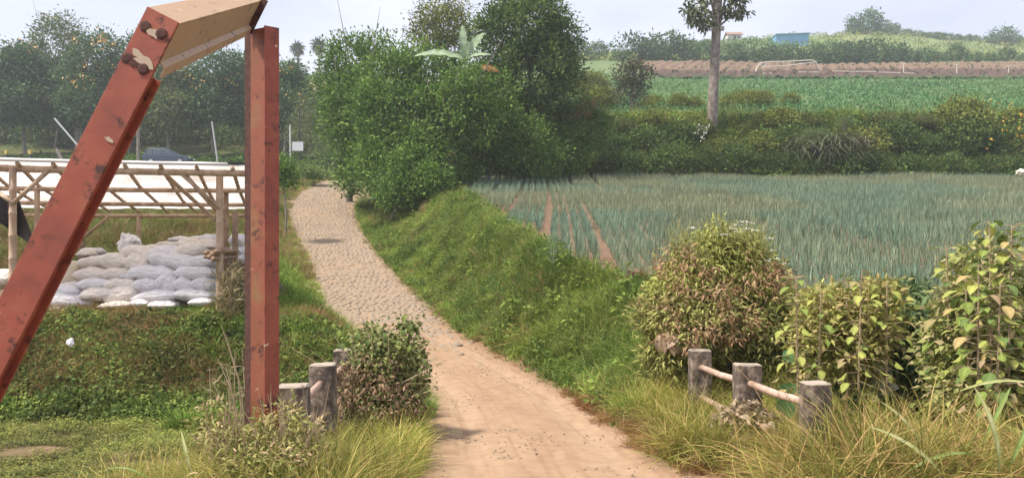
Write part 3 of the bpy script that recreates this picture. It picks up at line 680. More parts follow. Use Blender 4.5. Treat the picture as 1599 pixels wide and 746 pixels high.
def concrete_post(par, X, Y, top, sz=.22, seed=0):
    r = random.Random(seed); n = 4; V = []; z0 = -.35; lev = [z0, 0.0, top*.5, top*.8, top-.012, top]
    k = 16; mb = MB(); rings = []
    for li, z in enumerate(lev):
        ring = []
        for i in range(k):
            t = i/k*4; side = int(t); f = (t-side)*2-1; h = sz/2 - (.012 if li == len(lev)-1 else 0)
            c = [(f, -1), (1, f), (-f, 1), (-1, -f)][side]
            cx, cy = c; q = .93 if abs(cx) > .99 and abs(cy) > .99 else 1
            ring.append((X + cx*h*q + r.uniform(-.004, .004), Y + cy*h*q + r.uniform(-.004, .004), z + (r.uniform(-.006, .004) if li else 0)))
        rings.append(ring)
    V = [p for rg in rings for p in rg] + [(X, Y, top+.002)]; Fc = []
    for l in range(len(lev)-1):
        for i in range(k): a, b = l*k+i, l*k+(i+1) % k; Fc.append((a, b, b+k, a+k))
    t0 = (len(lev)-1)*k
    for i in range(k): Fc.append((t0+i, t0+(i+1) % k, len(V)-1))
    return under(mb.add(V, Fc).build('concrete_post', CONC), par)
zt_ = EYE - .71
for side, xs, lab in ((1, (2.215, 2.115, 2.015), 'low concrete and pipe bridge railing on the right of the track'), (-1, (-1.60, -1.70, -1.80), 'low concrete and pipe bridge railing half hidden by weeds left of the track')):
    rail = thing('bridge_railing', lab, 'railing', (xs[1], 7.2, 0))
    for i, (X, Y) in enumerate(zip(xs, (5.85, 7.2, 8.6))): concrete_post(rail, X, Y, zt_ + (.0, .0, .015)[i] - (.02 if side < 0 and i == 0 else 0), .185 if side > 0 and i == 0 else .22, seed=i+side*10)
    for dz, nm, y1 in ((-.17, 'top', 5.85), (-.49, 'low', 5.85)):
        for (a, b) in ((0, 1), (1, 2)):
            ya, yb = (5.85, 7.2, 8.6)[a], (5.85, 7.2, 8.6)[b]
            pa, pb = Vector((xs[a], ya+.112, zt_+dz-.005)), Vector((xs[b], yb-.112, zt_+dz+.0))
            if dz < -.4 and a == 0: pa = pb.lerp(pa, .35)
            md_ = pa.lerp(pb, .5) + Vector((0, 0, -.012))
            under(MB().tube([pa, md_, pb], .032, 10).build('rail', PIPE, smooth=True), rail)
        # the pipe shows again on the near face of the middle post
# tying wire between the rails at the far right post
w0 = P(1106, 578, 8.3); w1 = P(1094, 627, 8.3)
tag(MB().tube([w0, w0.lerp(w1, .5)+Vector((.01,0,0)), w1], .004, 5).build('tie_wire', TWIG), 'thin dark wire tying the two rails beside the far right concrete post', 'wire')

# ================================================================== BAMBOO SHELTER
CLOTH = mat('shade_cloth', (.035,.03,.03), .9)
def plastic(t, b):
    c, f = noise_col(t, 1.6, [(.34, (.47,.42,.37)), (.5, (.63,.60,.57)), (.66, (.73,.71,.69))], detail=8); t.links.new(c, b.inputs['Base Color']); bump(t, b, f, .3, .03)
    tr = N(t, 'ShaderNodeBsdfTranslucent'); t.links.new(c, tr.inputs[0]); ms = N(t, 'ShaderNodeMixShader'); ms.inputs[0].default_value = .72
    o = [n for n in t.nodes if n.type == 'OUTPUT_MATERIAL'][0]; t.links.new(b.outputs[0], ms.inputs[1]); t.links.new(tr.outputs[0], ms.inputs[2]); t.links.new(ms.outputs[0], o.inputs[0])
SHEET = mat('white_plastic_sheet', rough=.5, nodes=plastic)
def pole(par, pts, r, name='pole', m=None, nodes_=True, taper=.9):
    pts = [Vector(p) for p in pts]; mb = MB(); ln = sum((pts[i+1]-pts[i]).length for i in range(len(pts)-1)); k = max(2, int(ln/.32))
    P2, Rr = [], []
    for i in range(k+1):
        t = i/k*(len(pts)-1); j = min(int(t), len(pts)-2); p = pts[j].lerp(pts[j+1], t-j); dd = (pts[j+1]-pts[j]).normalized(); rr = r*(1-(1-taper)*i/k)
        if 0 < i < k: P2 += [p-dd*.018, p, p+dd*.018]; Rr += [rr*.98, rr*1.14, rr*.98]
        else: P2.append(p); Rr.append(rr)
    mb.tube(P2, Rr, 8); o = mb.build(name, m or BAMBOO, smooth=True)
    return under(o, par) if par else o
sh = thing('bamboo_shelter', 'open bamboo pole shelter roofed with white plastic sheet over the sack pile', 'shelter', (-6, 13, 1.2))
Zs = (12, 13.65, 15.3, 17.0)
yl, yr = (261, 293, 315, 335), (271, 298, 320, 337)
def pz(i, x): t = (x+60)/442; return yl[i]*(1-t) + yr[i]*t
for i, Z in enumerate(Zs):
    x0, x1 = -90, (384, 388, 392, 392)[i]
    pole(sh, [P(x0, pz(i, x0), Z+.1), P((x0+x1)/2, pz(i, (x0+x1)/2)+1, Z), P(x1, pz(i, x1), Z)], .042 if i else .055, 'purlin')
for k in range(9):
    xf, xbk = 363-56*k, 395-44*k; mid = [P(xf, pz(0, xf)-8, Zs[0]-.1)]
    for i in range(1, 4): x = xf + (xbk-xf)*(.33, .66, 1)[i-1]*1.0; mid.append(P(x + random.uniform(-3, 3), pz(i, x)-5, Zs[i] + (.2 if i == 3 else 0)))
    pole(sh, mid, .032, 'rafter', taper=.8)
# plastic sheet laid over the rafters
U, W_ = np.meshgrid(np.linspace(0, 1, 60), np.linspace(0, 1, 24)); V = []
for w1_, row in zip(W_[:, 0], U):
    Z = 11.9 + w1_*5.4
    for u1 in row:
        xf = -85 + u1*(470); xb_ = -85 + u1*(478); x = xf*(1-w1_) + xb_*w1_
        yy = np.interp(Z, Zs, [pz(i, x) for i in range(4)]) - 12.5*12/Z - 2
        p = P(x, yy, Z); p.z += .02*math.sin(w1_*PI*6)**2 + .012*float(noise3(u1*30, w1_*8)) + (-.03 if w1_ < .03 else 0); V.append(p)
i = np.arange(23)[:, None]*60 + np.arange(59)[None, :]; Fq = np.stack([i, i+1, i+61, i+60], -1).reshape(-1, 4)
under(link('roof_sheet', np_mesh('roof_sheet', np.array([tuple(p) for p in V]), Fq, smooth=True), SHEET), sh)
edge = [P(x, pz(0, x)-13.5+random.uniform(-.5, .5), 11.88) for x in range(-85, 390, 40)]
under(MB().tube(edge, .028, 7).build('sheet_roll', mat('rolled_plastic', (.62,.58,.55), .6), smooth=True), sh)
def gp(x, Z): X = (x-HX)*Z/F; return Vector((X, Z, h1(X, Z)-.1))
for x, yt, Z, rr, mm in ((20, 262, 12.0, .058, BAMBOO), (343, 272, 12.3, .062, BAMBOO), (353, 296, 13.7, .05, DARKBAMBOO), (58, 296, 13.7, .05, BAMBOO), (127, 332, 17.0, .07, DARKBAMBOO), (217, 334, 17.0, .055, BAMBOO), (367, 330, 12.9, .055, DARKBAMBOO), (-40, 300, 13.7, .05, BAMBOO)):
    tp = P(x, yt, Z); pole(sh, [gp(x, Z), tp], rr, 'upright', mm)
for a, b in (((285, 272, 12.0), (343, 326, 12.15)), ((290, 274, 12.1), (352, 345, 13.5)), ((76, 266, 12.0), (22, 316, 11.9)), ((-6, 298, 12.0), (22, 318, 11.9)), ((172, 336, 17), (129, 372, 16.9)), ((262, 276, 12.3), (338, 345, 14.5))):
    pole(sh, [P(*a), P(*b)], .036, 'brace', taper=.85)
# dark shade cloth hanging at the left end
V = []; nU, nV = 10, 12
for j in range(nV):
    for i2 in range(nU):
        u1, v1 = i2/(nU-1), j/(nV-1); x = -30 + 60*u1 + 28*v1*(.3+u1*.7); y = 288 + 25*u1 + (75 - 30*(1-u1))*v1
        V.append(P(x, y, 12.9 + .25*math.sin(u1*9 + v1*2)))
i = np.arange(nV-1)[:, None]*nU + np.arange(nU-1)[None, :]; Fq = np.stack([i, i+1, i+nU+1, i+nU], -1).reshape(-1, 4)
cl = link('shade_cloth', np_mesh('shade_cloth', np.array([tuple(p) for p in V]), Fq, smooth=True), CLOTH); cl.modifiers.new('thick', 'SOLIDIFY').thickness = .006
tag(cl, 'black shade cloth hanging slack inside the left end of the bamboo shelter', 'cloth')

# ---- sacks
def sackm(name, base, base2):
    def f(t, b):
        c, ff = noise_col(t, 4, [(.3, base2), (.65, base)], detail=5); t.links.new(c, b.inputs['Base Color'])
        wv = N(t, 'ShaderNodeTexNoise', i_Scale=7.0, i_Detail=4.0); bump(t, b, wv.outputs['Fac'], .9, .06)
    return mat(name, rough=.65, nodes=f)
SK = [sackm('white_sack', (.78,.75,.75), (.66,.61,.59)), sackm('cream_sack', (.80,.73,.65), (.66,.56,.47)), sackm('grey_sack', (.74,.70,.70), (.60,.55,.53))]
def sack_mesh(seed, n=16, m=12):
    r = np.random.default_rng(seed); u = np.sin(np.linspace(-1, 1, n)*PI/2); v = np.sin(np.linspace(-1, 1, m)*PI/2); U, W = np.meshgrid(u, v, indexing='ij')
    prof = ((1-np.abs(U)**3.2).clip(0)*(1-np.abs(W)**3).clip(0))**.5
    out = []
    for sgn in (1, -1):
        nz = fbm(U*2.2+seed, W*2.2, s=seed)*.22 + .10*np.sin(U*14+seed)*(1-np.abs(U))**0*(np.abs(U) > .6)
        z = sgn*.5*prof*(1+nz)*(1 if sgn > 0 else .92)
        x = .5*U*(1-.06*W**2) + .02*noise3(U*3, W*3, s=seed+1); y = .5*W*(1-.10*np.abs(U)**3) + .02*noise3(U*3, W*3, s=seed+2)
        out.append(np.stack([x, y, z], -1).reshape(-1, 3))
    i = np.arange(n-1)[:, None]*m + np.arange(m-1)[None, :]; q = np.stack([i, i+m, i+m+1, i+1], -1).reshape(-1, 4)
    me = np_mesh('sack', np.concatenate(out), np.concatenate([q, q[:, ::-1] + n*m]), smooth=True)
    import bmesh
    bm = bmesh.new(); bm.from_mesh(me); bmesh.ops.remove_doubles(bm, verts=bm.verts, dist=1e-4); bm.to_mesh(me); bm.free()
    me.polygons.foreach_set('use_smooth', [True]*len(me.polygons)); return me
SM = []
for i in range(7):
    for j in range(3): me = sack_mesh(500+i); me.materials.append(SK[j]); SM.append(me)
ordn = ['first', 'second', 'third', 'fourth', 'fifth', 'sixth', 'seventh', 'eighth', 'ninth']
rows = [  # (crop x, crop y, w, h, tilt deg, colour) in the zoomed picture of the stack, bottom row first
 ('bottom', 12.45, [(180,683,90,40,0,2), (285,688,130,40,-3,0), (500,660,130,40,4,1), (605,650,70,36,0,0), (690,655,100,34,0,0), (850,645,90,36,2,0)]),
 ('second', 12.55, [(190,645,80,56,0,0), (305,645,180,62,-4,0), (425,612,130,52,4,1), (525,620,120,72,12,1), (660,622,170,50,5,0), (820,617,140,44,-3,0)]),
 ('third', 12.68, [(275,600,170,50,4,0), (410,572,130,50,0,0), (515,572,115,46,2,1), (620,580,100,56,0,0), (708,575,84,74,-24,0), (782,582,90,60,-20,0), (858,576,84,58,-8,0)]),
 ('fourth', 12.82, [(335,578,90,36,0,1), (400,530,125,54,0,1), (495,528,100,48,3,1), (548,540,60,30,0,0), (650,528,180,60,-3,0), (820,528,150,56,0,0)]),
 ('fifth', 12.95, [(400,482,110,42,4,1), (492,478,110,60,-6,1), (590,492,100,74,-18,1), (690,474,110,54,-14,0), (760,480,130,60,-9,0), (845,484,110,52,5,0)]),
 ('top', 13.12, [(590,446,130,56,-12,1), (695,438,110,46,2,0), (790,434,110,56,12,1), (430,470,60,34,0,1)]),
]
def sack(cx, cy, w_, h_, tilt, colr, Z, label, grp, yaw=0):
    x, y = cx/2.664, 230 + cy/2.664; sc = Z/F/2.664
    o = bpy.data.objects.new('sack', SM[random.randrange(7)*3 + colr]); COL.objects.link(o)
    o.location = P(x, y, Z + .05)
    o.scale = (w_*sc*1.15, .52, h_*sc*1.26); o.rotation_euler = (random.uniform(-.05, .1), -R(tilt), random.uniform(-.16, .16)+yaw)
    tag(o, label, 'sack', grp)
cn = ['white', 'cream stained', 'greyish']
for nm, Z, lst in rows:
    for k, (cx, cy, w_, h_, tl_, c_) in enumerate(sorted(lst)):
        sack(cx, cy, w_, h_, tl_, c_, Z, f'{cn[c_]} woven sack, {ordn[k]} from the left in the {nm} row of the front stack', 'sacks stacked in the front wall')
back = [(760,388,80,28,0,0,14.6), (800,396,80,30,4,1,14.3), (838,388,70,28,0,0,14.8), (872,382,50,34,0,0,14.4), (862,402,70,32,0,1,14.0), (858,420,80,30,3,1,13.8), (775,408,80,28,-3,1,13.9), (712,412,80,30,0,1,13.8), (820,414,70,28,0,1,13.7), (660,424,80,28,-6,1,13.7), (384,436,62,30,2,0,15.0), (362,446,50,24,0,1,14.6),
        (290,490,80,28,3,1,13.6), (350,488,70,26,0,1,13.7), (30,545,90,60,0,1,12.9), (-40,560,100,60,0,1,12.9)]
for k, (cx, cy, w_, h_, tl_, c_, Z) in enumerate(back):
    if cx < 60: lab = ['cream sack lying by the left bamboo post, seen below the slanting steel post', 'cream sack at the left edge behind the slanting steel post'][0 if cx > 0 else 1]
    elif cx < 400: lab = f'small {cn[c_]} sack on the soil heap, {ordn[[290,350,362,384].index(cx)]} from the left behind the front stack'
    else: lab = f'{cn[c_]} sack in the loose pile behind the front stack, {ordn[sorted(b[0] for b in back if b[0] > 400).index(cx)] if sorted(b[0] for b in back if b[0] > 400).index(cx) < 9 else "last"} from the left'
    sack(cx, cy, w_, h_, tl_, c_, Z, lab, 'loose sacks behind the stack')
for k, (cx, cy, w_, h_, c_) in enumerate(((994,388,50,46,0), (996,430,50,40,2), (998,464,46,36,0))):
    sack(cx, cy, w_, h_, 0, c_, 13.4, f'{cn[c_]} sack right of the shelter uprights, {("top", "middle", "lowest")[k]} of three', 'sacks right of the uprights')
# upright cream sack with a blue printed mark
def printm(t, b):
    tcn = N(t, 'ShaderNodeTexCoord'); s = N(t, 'ShaderNodeSeparateXYZ'); t.links.new(tcn.outputs['Object'], s.inputs[0])
    n = N(t, 'ShaderNodeTexNoise', i_Scale=3.2, i_Detail=1.0); t.links.new(tcn.outputs['Object'], n.inputs['Vector'])
    mp_ = N(t, 'ShaderNodeMapRange'); mp_.inputs['From Min'].default_value = .52; mp_.inputs['From Max'].default_value = .55; t.links.new(n.outputs['Fac'], mp_.inputs['Value'])
    ab = N(t, 'ShaderNodeMath', operation='ABSOLUTE'); t.links.new(s.outputs['X'], ab.inputs[0]); lt = N(t, 'ShaderNodeMath', operation='LESS_THAN'); lt.inputs[1].default_value = .3; t.links.new(ab.outputs[0], lt.inputs[0])
    mu = N(t, 'ShaderNodeMath', operation='MULTIPLY'); t.links.new(lt.outputs[0], mu.inputs[0]); t.links.new(mp_.outputs[0], mu.inputs[1])
    m = N(t, 'ShaderNodeMixRGB'); t.links.new(mu.outputs[0], m.inputs[0]); m.inputs[1].default_value = (.6,.5,.36,1); m.inputs[2].default_value = (.13,.2,.3,1); t.links.new(m.outputs[0], b.inputs['Base Color'])
ps = sack_mesh(560); ps.materials.append(mat('printed_sack', rough=.7, nodes=printm))
o = link('printed_sack', ps); o.location = P(270/2.664, 230+535/2.664, 13.0); o.rotation_euler = (R(78), R(-14), R(6)); o.scale = (.52, .42, .26)
tag(o, 'cream sack with a faded blue printed mark, propped upright behind the front stack', 'sack')
# dark soil heap behind the stack and a crumpled white bag on it
def heap(cx, cy, rx, ry, hgt, name, m_, seed, n=26):
    g = np.linspace(-1, 1, n); U, W = np.meshgrid(g, g); X = cx + U*rx; Yv = cy + W*ry; rr = np.sqrt(U**2+W**2)
    zz_ = H(X, Yv) - .06 + hgt*sstep(1-rr)*(1+.35*fbm(U*3, W*3, s=seed)) + .05*noise3(X*5, Yv*5, s=seed)*(rr < .95)
    V = np.stack([X, Yv, zz_], -1).reshape(-1, 3); i = np.arange(n-1)[:, None]*n + np.arange(n-1)[None, :]
    return link(name, np_mesh(name, V, np.stack([i, i+1, i+n+1, i+n], -1).reshape(-1, 4), smooth=True), m_)
SOILD = simple('dark_manure_soil', 14, [(.3, (.035,.02,.014)), (.55, (.09,.055,.035)), (.75, (.2,.14,.09))], rough=1, bs=1, bd=.05)
tag(heap(-6.3, 15.2, 2.9, 2.0, 1.0, 'soil_heap', SOILD, 3), 'heap of dark soil and manure behind the stacked sacks', 'soil heap')
def crumple(name, loc, s, m_, seed, lab, cat):
    r = np.random.default_rng(seed); import bmesh
    bm = bmesh.new(); bmesh.ops.create_icosphere(bm, subdivisions=3, radius=1)
    for v in bm.verts:
        k = 1 + .35*float(noise3(v.co.x*2.1, v.co.y*2.1, v.co.z*2.1, seed)) + .25*float(noise3(v.co.x*5, v.co.y*5, v.co.z*5, seed+1)) + .15*r.normal()*.5
        v.co = Vector((v.co.x*s[0], v.co.y*s[1], v.co.z*s[2]))*k
    me = bpy.data.meshes.new(name); bm.to_mesh(me); bm.free(); o = link(name, me, m_); o.location = loc; return tag(o, lab, cat)
WP = mat('white_plastic_bag', (.78,.76,.76), .45)
crumple('plastic_bag', P(201, 381, 14.8), (.17,.14,.19), WP, 4, 'crumpled white plastic bag standing up on the soil heap behind the sacks', 'plastic bag')
crumple('plastic_scrap', P(110, 534, 10.75), (.05,.03,.055), WP, 6, 'small scrap of white plastic lying on the grassy bank below the sacks', 'litter')
crumple('plastic_scrap', P(22, 556, 10.6), (.035,.02,.035), WP, 8, 'tiny white scrap on the bank just right of the slanting steel post', 'litter')
crumple('pale_rock', P(1597, 270, 47), (.35,.25,.2), mat('pale_rock', (.6,.55,.45), .9), 9, 'pale rock at the far edge of the onion field by the right picture edge', 'rock')
# bundle of bamboo poles poking out under the roof by the right uprights
bd = thing('bamboo_bundle', 'bundle of cut bamboo poles, their ends showing left of the right uprights', 'bamboo bundle', tuple(P(330, 398, 12.2)))
for k, (a, b, c_) in enumerate(((322, 395, .05), (326, 401, .045), (331, 397, .05), (333, 404, .045), (336, 393, .04), (320, 401, .03))):
    pole(bd, [P(a, b, 12.05), P(a+34, b-6+k, 12.9)], c_*.9, 'bamboo_pole', DARKBAMBOO)
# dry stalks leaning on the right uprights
r = np.random.default_rng(77)
n = 420; base = np.stack([r.uniform(-4.36, -4.06, n), r.uniform(11.7, 12.6, n), np.zeros(n)], -1); base[:, 2] = H(base[:, 0], base[:, 1])
v, f, c = leaves((T_DROOP[0]*np.array([1,1,1.2]), T_DROOP[1]), base + np.array([0,0,1])*r.uniform(0, .7, (n, 1)), np.stack([r.normal(size=n)*.3, r.normal(size=n)*.3-.1, r.uniform(-.3, 1.2, n)], -1), rdir(n, r), r.uniform(.1, .3, n), r.uniform(.012, .03, n), pal(n, [(.2,.15,.08),(.33,.26,.15),(.14,.14,.05),(.4,.33,.2)], r))
tag(link('dry_stalk_bundle', np_mesh('dry_stalks', v, f, c), LEAF), 'bundle of dry maize stalks leaning against the right shelter uprights', 'dry stalks')
#SPLIT3
# ================================================================== TREES
def lobe(x, y, Z, rx, ry, dz=None, f=1.0):
    p = P(x, y, Z); a, b = rx*Z/F, ry*Z/F; return (p.x, p.y, p.z, a*f, (dz if dz else a*.9), b*f)
def tree(name, label, px, Z, lobes, n, size, cols, seed, r0=.2, group='', kind='tree', bark=None, fl=None, base=None, **kw):
    X = (px-HX)*Z/F; z = h1(X, Z) if base is None else base
    t = thing(name, label, kind, (X, Z, z), group or None)
    b = limbs((X, Z, z), lobes, r0, seed).build('trunk', bark or BARK, smooth=True); under(b, t)
    under(make_crown('crown', None, lobes, n, size, cols, seed, **kw), t)
    if fl: under(flowers(None, lobes, fl[0], fl[1], seed, FLOW), t)
    return t
HAZG = [(.04,.08,.038), (.07,.13,.05), (.10,.175,.065), (.15,.22,.085)]
HAZO = [(.065,.10,.04), (.11,.15,.055), (.16,.2,.07), (.22,.24,.10)]
grpL = 'trees along the car road behind the shelter'
LT = [ # px, top y, half width, trunk base Z, colour, flowers, label
 (-30, 60, 60, 88, HAZG, 0, 'dark leafy tree at the left picture edge beyond the car road'),
 (38, 75, 44, 90, HAZG, 4, 'tree with a pale forked trunk, near the left edge beyond the car road'),
 (88, 32, 62, 97, HAZO, 3, 'tall broad grey green tree rising highest behind the slanting steel post'),
 (150, 60, 56, 90, HAZG, 18, 'tree dotted with orange flowers left of the slanting steel post'),
 (205, 62, 50, 93, HAZG, 6, 'dark tree just behind the slanting steel post, above the car'),
 (262, 100, 46, 88, HAZO, 0, 'lower mid green tree under the left half of the tan crossbeam'),
 (330, 88, 58, 90, HAZG, 12, 'tree with spreading pale limbs and orange flowers under the crossbeam'),
 (398, 95, 48, 94, HAZG, 5, 'dark tree directly behind the upright steel post'),
 (446, 104, 38, 88, HAZG, 7, 'dark tree with yellowish tops just right of the upright steel post'),
]
for i, (px, ty, hw, Z, cols, fl, lab) in enumerate(LT):
    rr = random.Random(900+i); by = 205; cy = (ty+by)/2; hh = (by-ty)/2
    lb = [lobe(px, ty+hh*.5, Z, hw*.62, hh*.52), lobe(px-hw*.5, cy-hh*.05, Z-1, hw*.55, hh*.5), lobe(px+hw*.5, cy, Z+1, hw*.55, hh*.5),
          lobe(px+rr.uniform(-.3,.3)*hw, cy+hh*.35, Z-2.2, hw*.6, hh*.45), lobe(px-hw*.75, cy+hh*.4, Z, hw*.35, hh*.35), lobe(px+hw*.75, cy+hh*.45, Z, hw*.35, hh*.35), lobe(px+hw*rr.uniform(-.5,.5), ty+hh*.2, Z+1, hw*.3, hh*.3)]
    tree('leafy_tree', lab, px + rr.uniform(-6, 6), Z-1, lb, 13000, .36, cols, 900+i, .22, grpL, bark=PALEBARK if i in (1, 6) else BARK, fl=(fl*2, .27) if fl else None, clump=.85, per=16, up=.7)
# dark backdrop of further trees so no hillside shows between the trunks
grpB = 'low dark trees filling the gaps behind the road trees'
for i, px in enumerate(range(-70, 500, 52)):
    Z = 101 + (i % 3)*2; lb = [lobe(px, 170, Z, 46, 38), lobe(px+18, 205, Z-1, 42, 32), lobe(px-20, 215, Z-3, 40, 28), lobe(px, 140+(i % 2)*12, Z, 28, 26)]
    if px > 455: lb = [lobe(px-12, 190, Z, 30, 24), lobe(px-6, 215, Z-1, 30, 25)]
    tree('shade_tree', 'low dark tree behind the road trees', px, Z, lb, 4200, .42, DARKG, 950+i, .15, grpB, clump=1.0, per=16)
# greenery where the stone road disappears
tree('roadside_tree', 'mid green bushy tree closing the view where the stone road ends', 500, 82, [lobe(490, 170, 82, 22, 28), lobe(512, 190, 82, 26, 32), lobe(478, 205, 80, 26, 28), lobe(520, 225, 78, 26, 24), lobe(505, 130, 84, 12, 16)], 9000, .24, HAZO, 981, .14, clump=.8)
tree('roadside_tree', 'dark dense bush on the road crest left of the big thicket', 540, 72, [lobe(536, 262, 72, 26, 24), lobe(556, 245, 72, 24, 30), lobe(512, 250, 73, 16, 18)], 6000, .2, DARKG, 982, .1, clump=.7, kind='bush')
tree('roadside_shrub', 'leafy green shrub right beside the upright steel post above the stone road', 446, 34, [lobe(440, 262, 34, 13, 14), lobe(446, 278, 34, 14, 12)], 3000, .11, GREEN, 983, .05, clump=.35, kind='shrub')
tree('roadside_shrub', 'low bright green shrub on the verge at the crest of the stone road', 490, 56, [lobe(478, 268, 56, 20, 7), lobe(500, 270, 56, 18, 6)], 2200, .16, LIME, 984, .05, clump=.35, kind='shrub')

# ---- the thicket beside the road
grpM = 'trees of the thicket between road and onion field'
tree('thicket_tree', 'dark green tree forming the left end of the thicket over the road', 545, 47, [lobe(548, 98, 47, 38, 36), lobe(522, 140, 47, 26, 40), lobe(560, 160, 45.5, 45, 48), lobe(535, 195, 46, 35, 40), lobe(590, 80, 48, 34, 24), lobe(520, 90, 47, 14, 20), lobe(560, 225, 45, 34, 36), lobe(550, 262, 44, 20, 26)], 17000, .21, GREEN, 1001, .22, grpM, clump=.5, per=20, up=.8)
tree('thicket_tree', 'bright green broad tree at the front of the thicket, left of the banana plant', 625, 42, [lobe(618, 125, 42, 46, 40), lobe(668, 120, 42.5, 50, 40), lobe(592, 175, 41, 42, 48), lobe(640, 180, 41, 52, 50), lobe(705, 135, 43, 40, 44), lobe(610, 230, 40.5, 46, 40), lobe(728, 128, 39.6, 30, 22), lobe(722, 165, 39.6, 34, 34), lobe(745, 190, 39.8, 34, 34), lobe(762, 150, 41, 36, 40), lobe(550, 285, 42, 16, 18), lobe(580, 250, 41, 26, 36), lobe(650, 90, 43, 30, 22)], 27000, .20, GREEN, 1002, .25, grpM, clump=.46, per=20, up=.9, inner=.25)
tree('thicket_tree', 'tallest dense dark tree of the thicket, right of the banana plant', 815, 46, [lobe(818, 48, 46, 64, 46), lobe(782, 75, 46, 44, 52), lobe(858, 85, 46, 40, 46), lobe(822, 120, 45.5, 66, 56), lobe(780, 150, 45, 44, 50), lobe(862, 150, 46, 32, 34), lobe(880, 55, 47, 22, 22), lobe(845, 18, 46, 34, 20), lobe(892, 120, 47, 14, 20), lobe(800, 25, 46, 26, 24)], 30000, .21, DARKG, 1003, .3, grpM, clump=.5, per=20, up=.9)
tree('thin_tree', 'airy tree with bare twigs sticking up behind the thicket top', 690, 50, [lobe(675, 62, 50, 26, 26), lobe(700, 42, 50, 30, 30), lobe(672, 22, 50, 26, 16), lobe(722, 58, 50, 22, 22), lobe(650, 45, 50, 12, 14), lobe(715, 12, 50, 22, 12)], 5200, .17, OLIVE, 1004, .16, grpM, clump=.5, per=9, inner=.5, forks=0) if False else None
tA = [lobe(675, 62, 50, 26, 26), lobe(700, 42, 50, 30, 30), lobe(672, 22, 50, 26, 16), lobe(722, 58, 50, 22, 22), lobe(650, 45, 50, 12, 14), lobe(715, 12, 50, 22, 12)]
tt = thing('thin_tree', 'airy tree with bare twigs sticking up behind the thicket top', 'tree', (-4.4, 50, h1(-4.4, 50)), grpM)
mb = limbs((-4.4, 50, h1(-4.4, 50)), tA, .16, 3, forks=5)
for q in range(16):
    a = P(random.uniform(670, 730), random.uniform(15, 45), 50); b = a + Vector((random.uniform(-1.2, 1.4), random.uniform(-.5, .5), random.uniform(.6, 1.8)))
    mb.tube([a, a.lerp(b, .5)+Vector((.05, 0, .05)), b], [.03, .018, .008], 4)
under(mb.build('trunk', BARK), tt); under(make_crown('crown', None, tA, 6500, .17, OLIVE, 1004, clump=.5, per=9, inner=.5), tt)
tree('thicket_bush', 'sprawling dark bush at the foot of the thicket next to the field corner', 760, 43, [lobe(740, 225, 43, 52, 50), lobe(800, 225, 43.5, 54, 46), lobe(770, 190, 44, 50, 36), lobe(700, 255, 42, 36, 34), lobe(835, 245, 44, 40, 34)], 20000, .18, GREEN, 1005, .12, grpM, kind='bush', clump=.4, up=.5)
tree('thicket_bush', 'rank bush overhanging the top of the stone road', 610, 39, [lobe(600, 275, 39, 34, 28), lobe(640, 268, 38.5, 40, 34), lobe(585, 255, 40, 22, 28), lobe(672, 285, 38, 34, 28), lobe(620, 300, 37.5, 30, 18), lobe(655, 230, 39.5, 34, 30), lobe(690, 250, 40, 30, 34)], 15000, .17, GREEN, 1006, .08, grpM, kind='bush', clump=.35, up=.3)
tree('dry_topped_bush', 'bush with a rust brown dead top at the right end of the thicket', 905, 48, [lobe(912, 175, 48, 24, 22), lobe(885, 200, 47.5, 32, 30), lobe(925, 200, 48, 28, 28), lobe(880, 235, 47, 40, 34)], 15000, .16, GREEN, 1007, .1, grpM, kind='bush', clump=.4)
d1 = bpy.data.objects['dry_topped_bush']; under(make_crown('dead_leaves', None, [lobe(908, 172, 47.6, 26, 18), lobe(885, 180, 47.2, 20, 12)], 900, .16, [(.2,.09,.05),(.3,.15,.08),(.25,.17,.1)], 1008, clump=.4), d1)
# dead brown climber down the front of the thicket
dc = [lobe(655, 220, 40.2, 14, 30), lobe(668, 245, 39.6, 12, 18), lobe(690, 250, 39.4, 12, 8)]
tag(make_crown('dead_climber', None, dc, 1500, .14, [(.13,.08,.05),(.24,.16,.1),(.34,.25,.16)], 1009, clump=.35), 'dead brown climber hanging down the front of the thicket', 'climber')

# ---- banana plant
def big_leaf(name, ln, wd, droop=.5, fold=.25, n=9, col=(.12,.2,.07), col2=None, teeth=0, seed=0):
    r = np.random.default_rng(seed); V = []; C = []
    for i in range(n+1):
        t = i/n; hw = wd*.5*(math.sin(PI*min(t*1.06+.03, 1))**.6)*(1 if i % 2 == 0 or not teeth else 1-teeth)
        y = ln*(t - .12*droop*t*t); z = ln*(-droop*t*t*.55 + .12*t)
        for s in (-1, -.5, 0, .5, 1):
            V.append((hw*s, y - (abs(s)*teeth*.1*ln), z + hw*abs(s)*fold - hw*.12*abs(s)*math.sin(i*2.1)*(1 if teeth else .3)))
            cc = np.array(col if col2 is None or r.random() > .35 else col2)*r.uniform(.85, 1.15); C.append(cc if s else cc*1.25)
    i = np.arange(n)[:, None]*5 + np.arange(4)[None, :]; Fq = np.stack([i, i+1, i+6, i+5], -1).reshape(-1, 4)
    me = np_mesh(name, V, Fq, np.array(C), smooth=True); me.materials.append(LEAF); return me
def leaf_obj(par, me, p, direction, up=(0,0,1), s=1.0, name='leaf'):
    d = Vector(direction).normalized(); u = Vector(up); x = d.cross(u).normalized(); z = x.cross(d)
    M = Matrix.Translation(p) @ Matrix((( x.x, d.x, z.x, 0), (x.y, d.y, z.y, 0), (x.z, d.z, z.z, 0), (0, 0, 0, 1))) @ Matrix.Scale(s, 4)
    o = bpy.data.objects.new(name, me); COL.objects.link(o); o.parent = par; o.matrix_local = Matrix.Translation(-Vector(par.location)) @ M; return o
BLf = [big_leaf('banana_leaf', 2.4, .55, .7, .2, 14, (.25,.33,.19), (.3,.38,.26), .25, i) for i in range(3)]
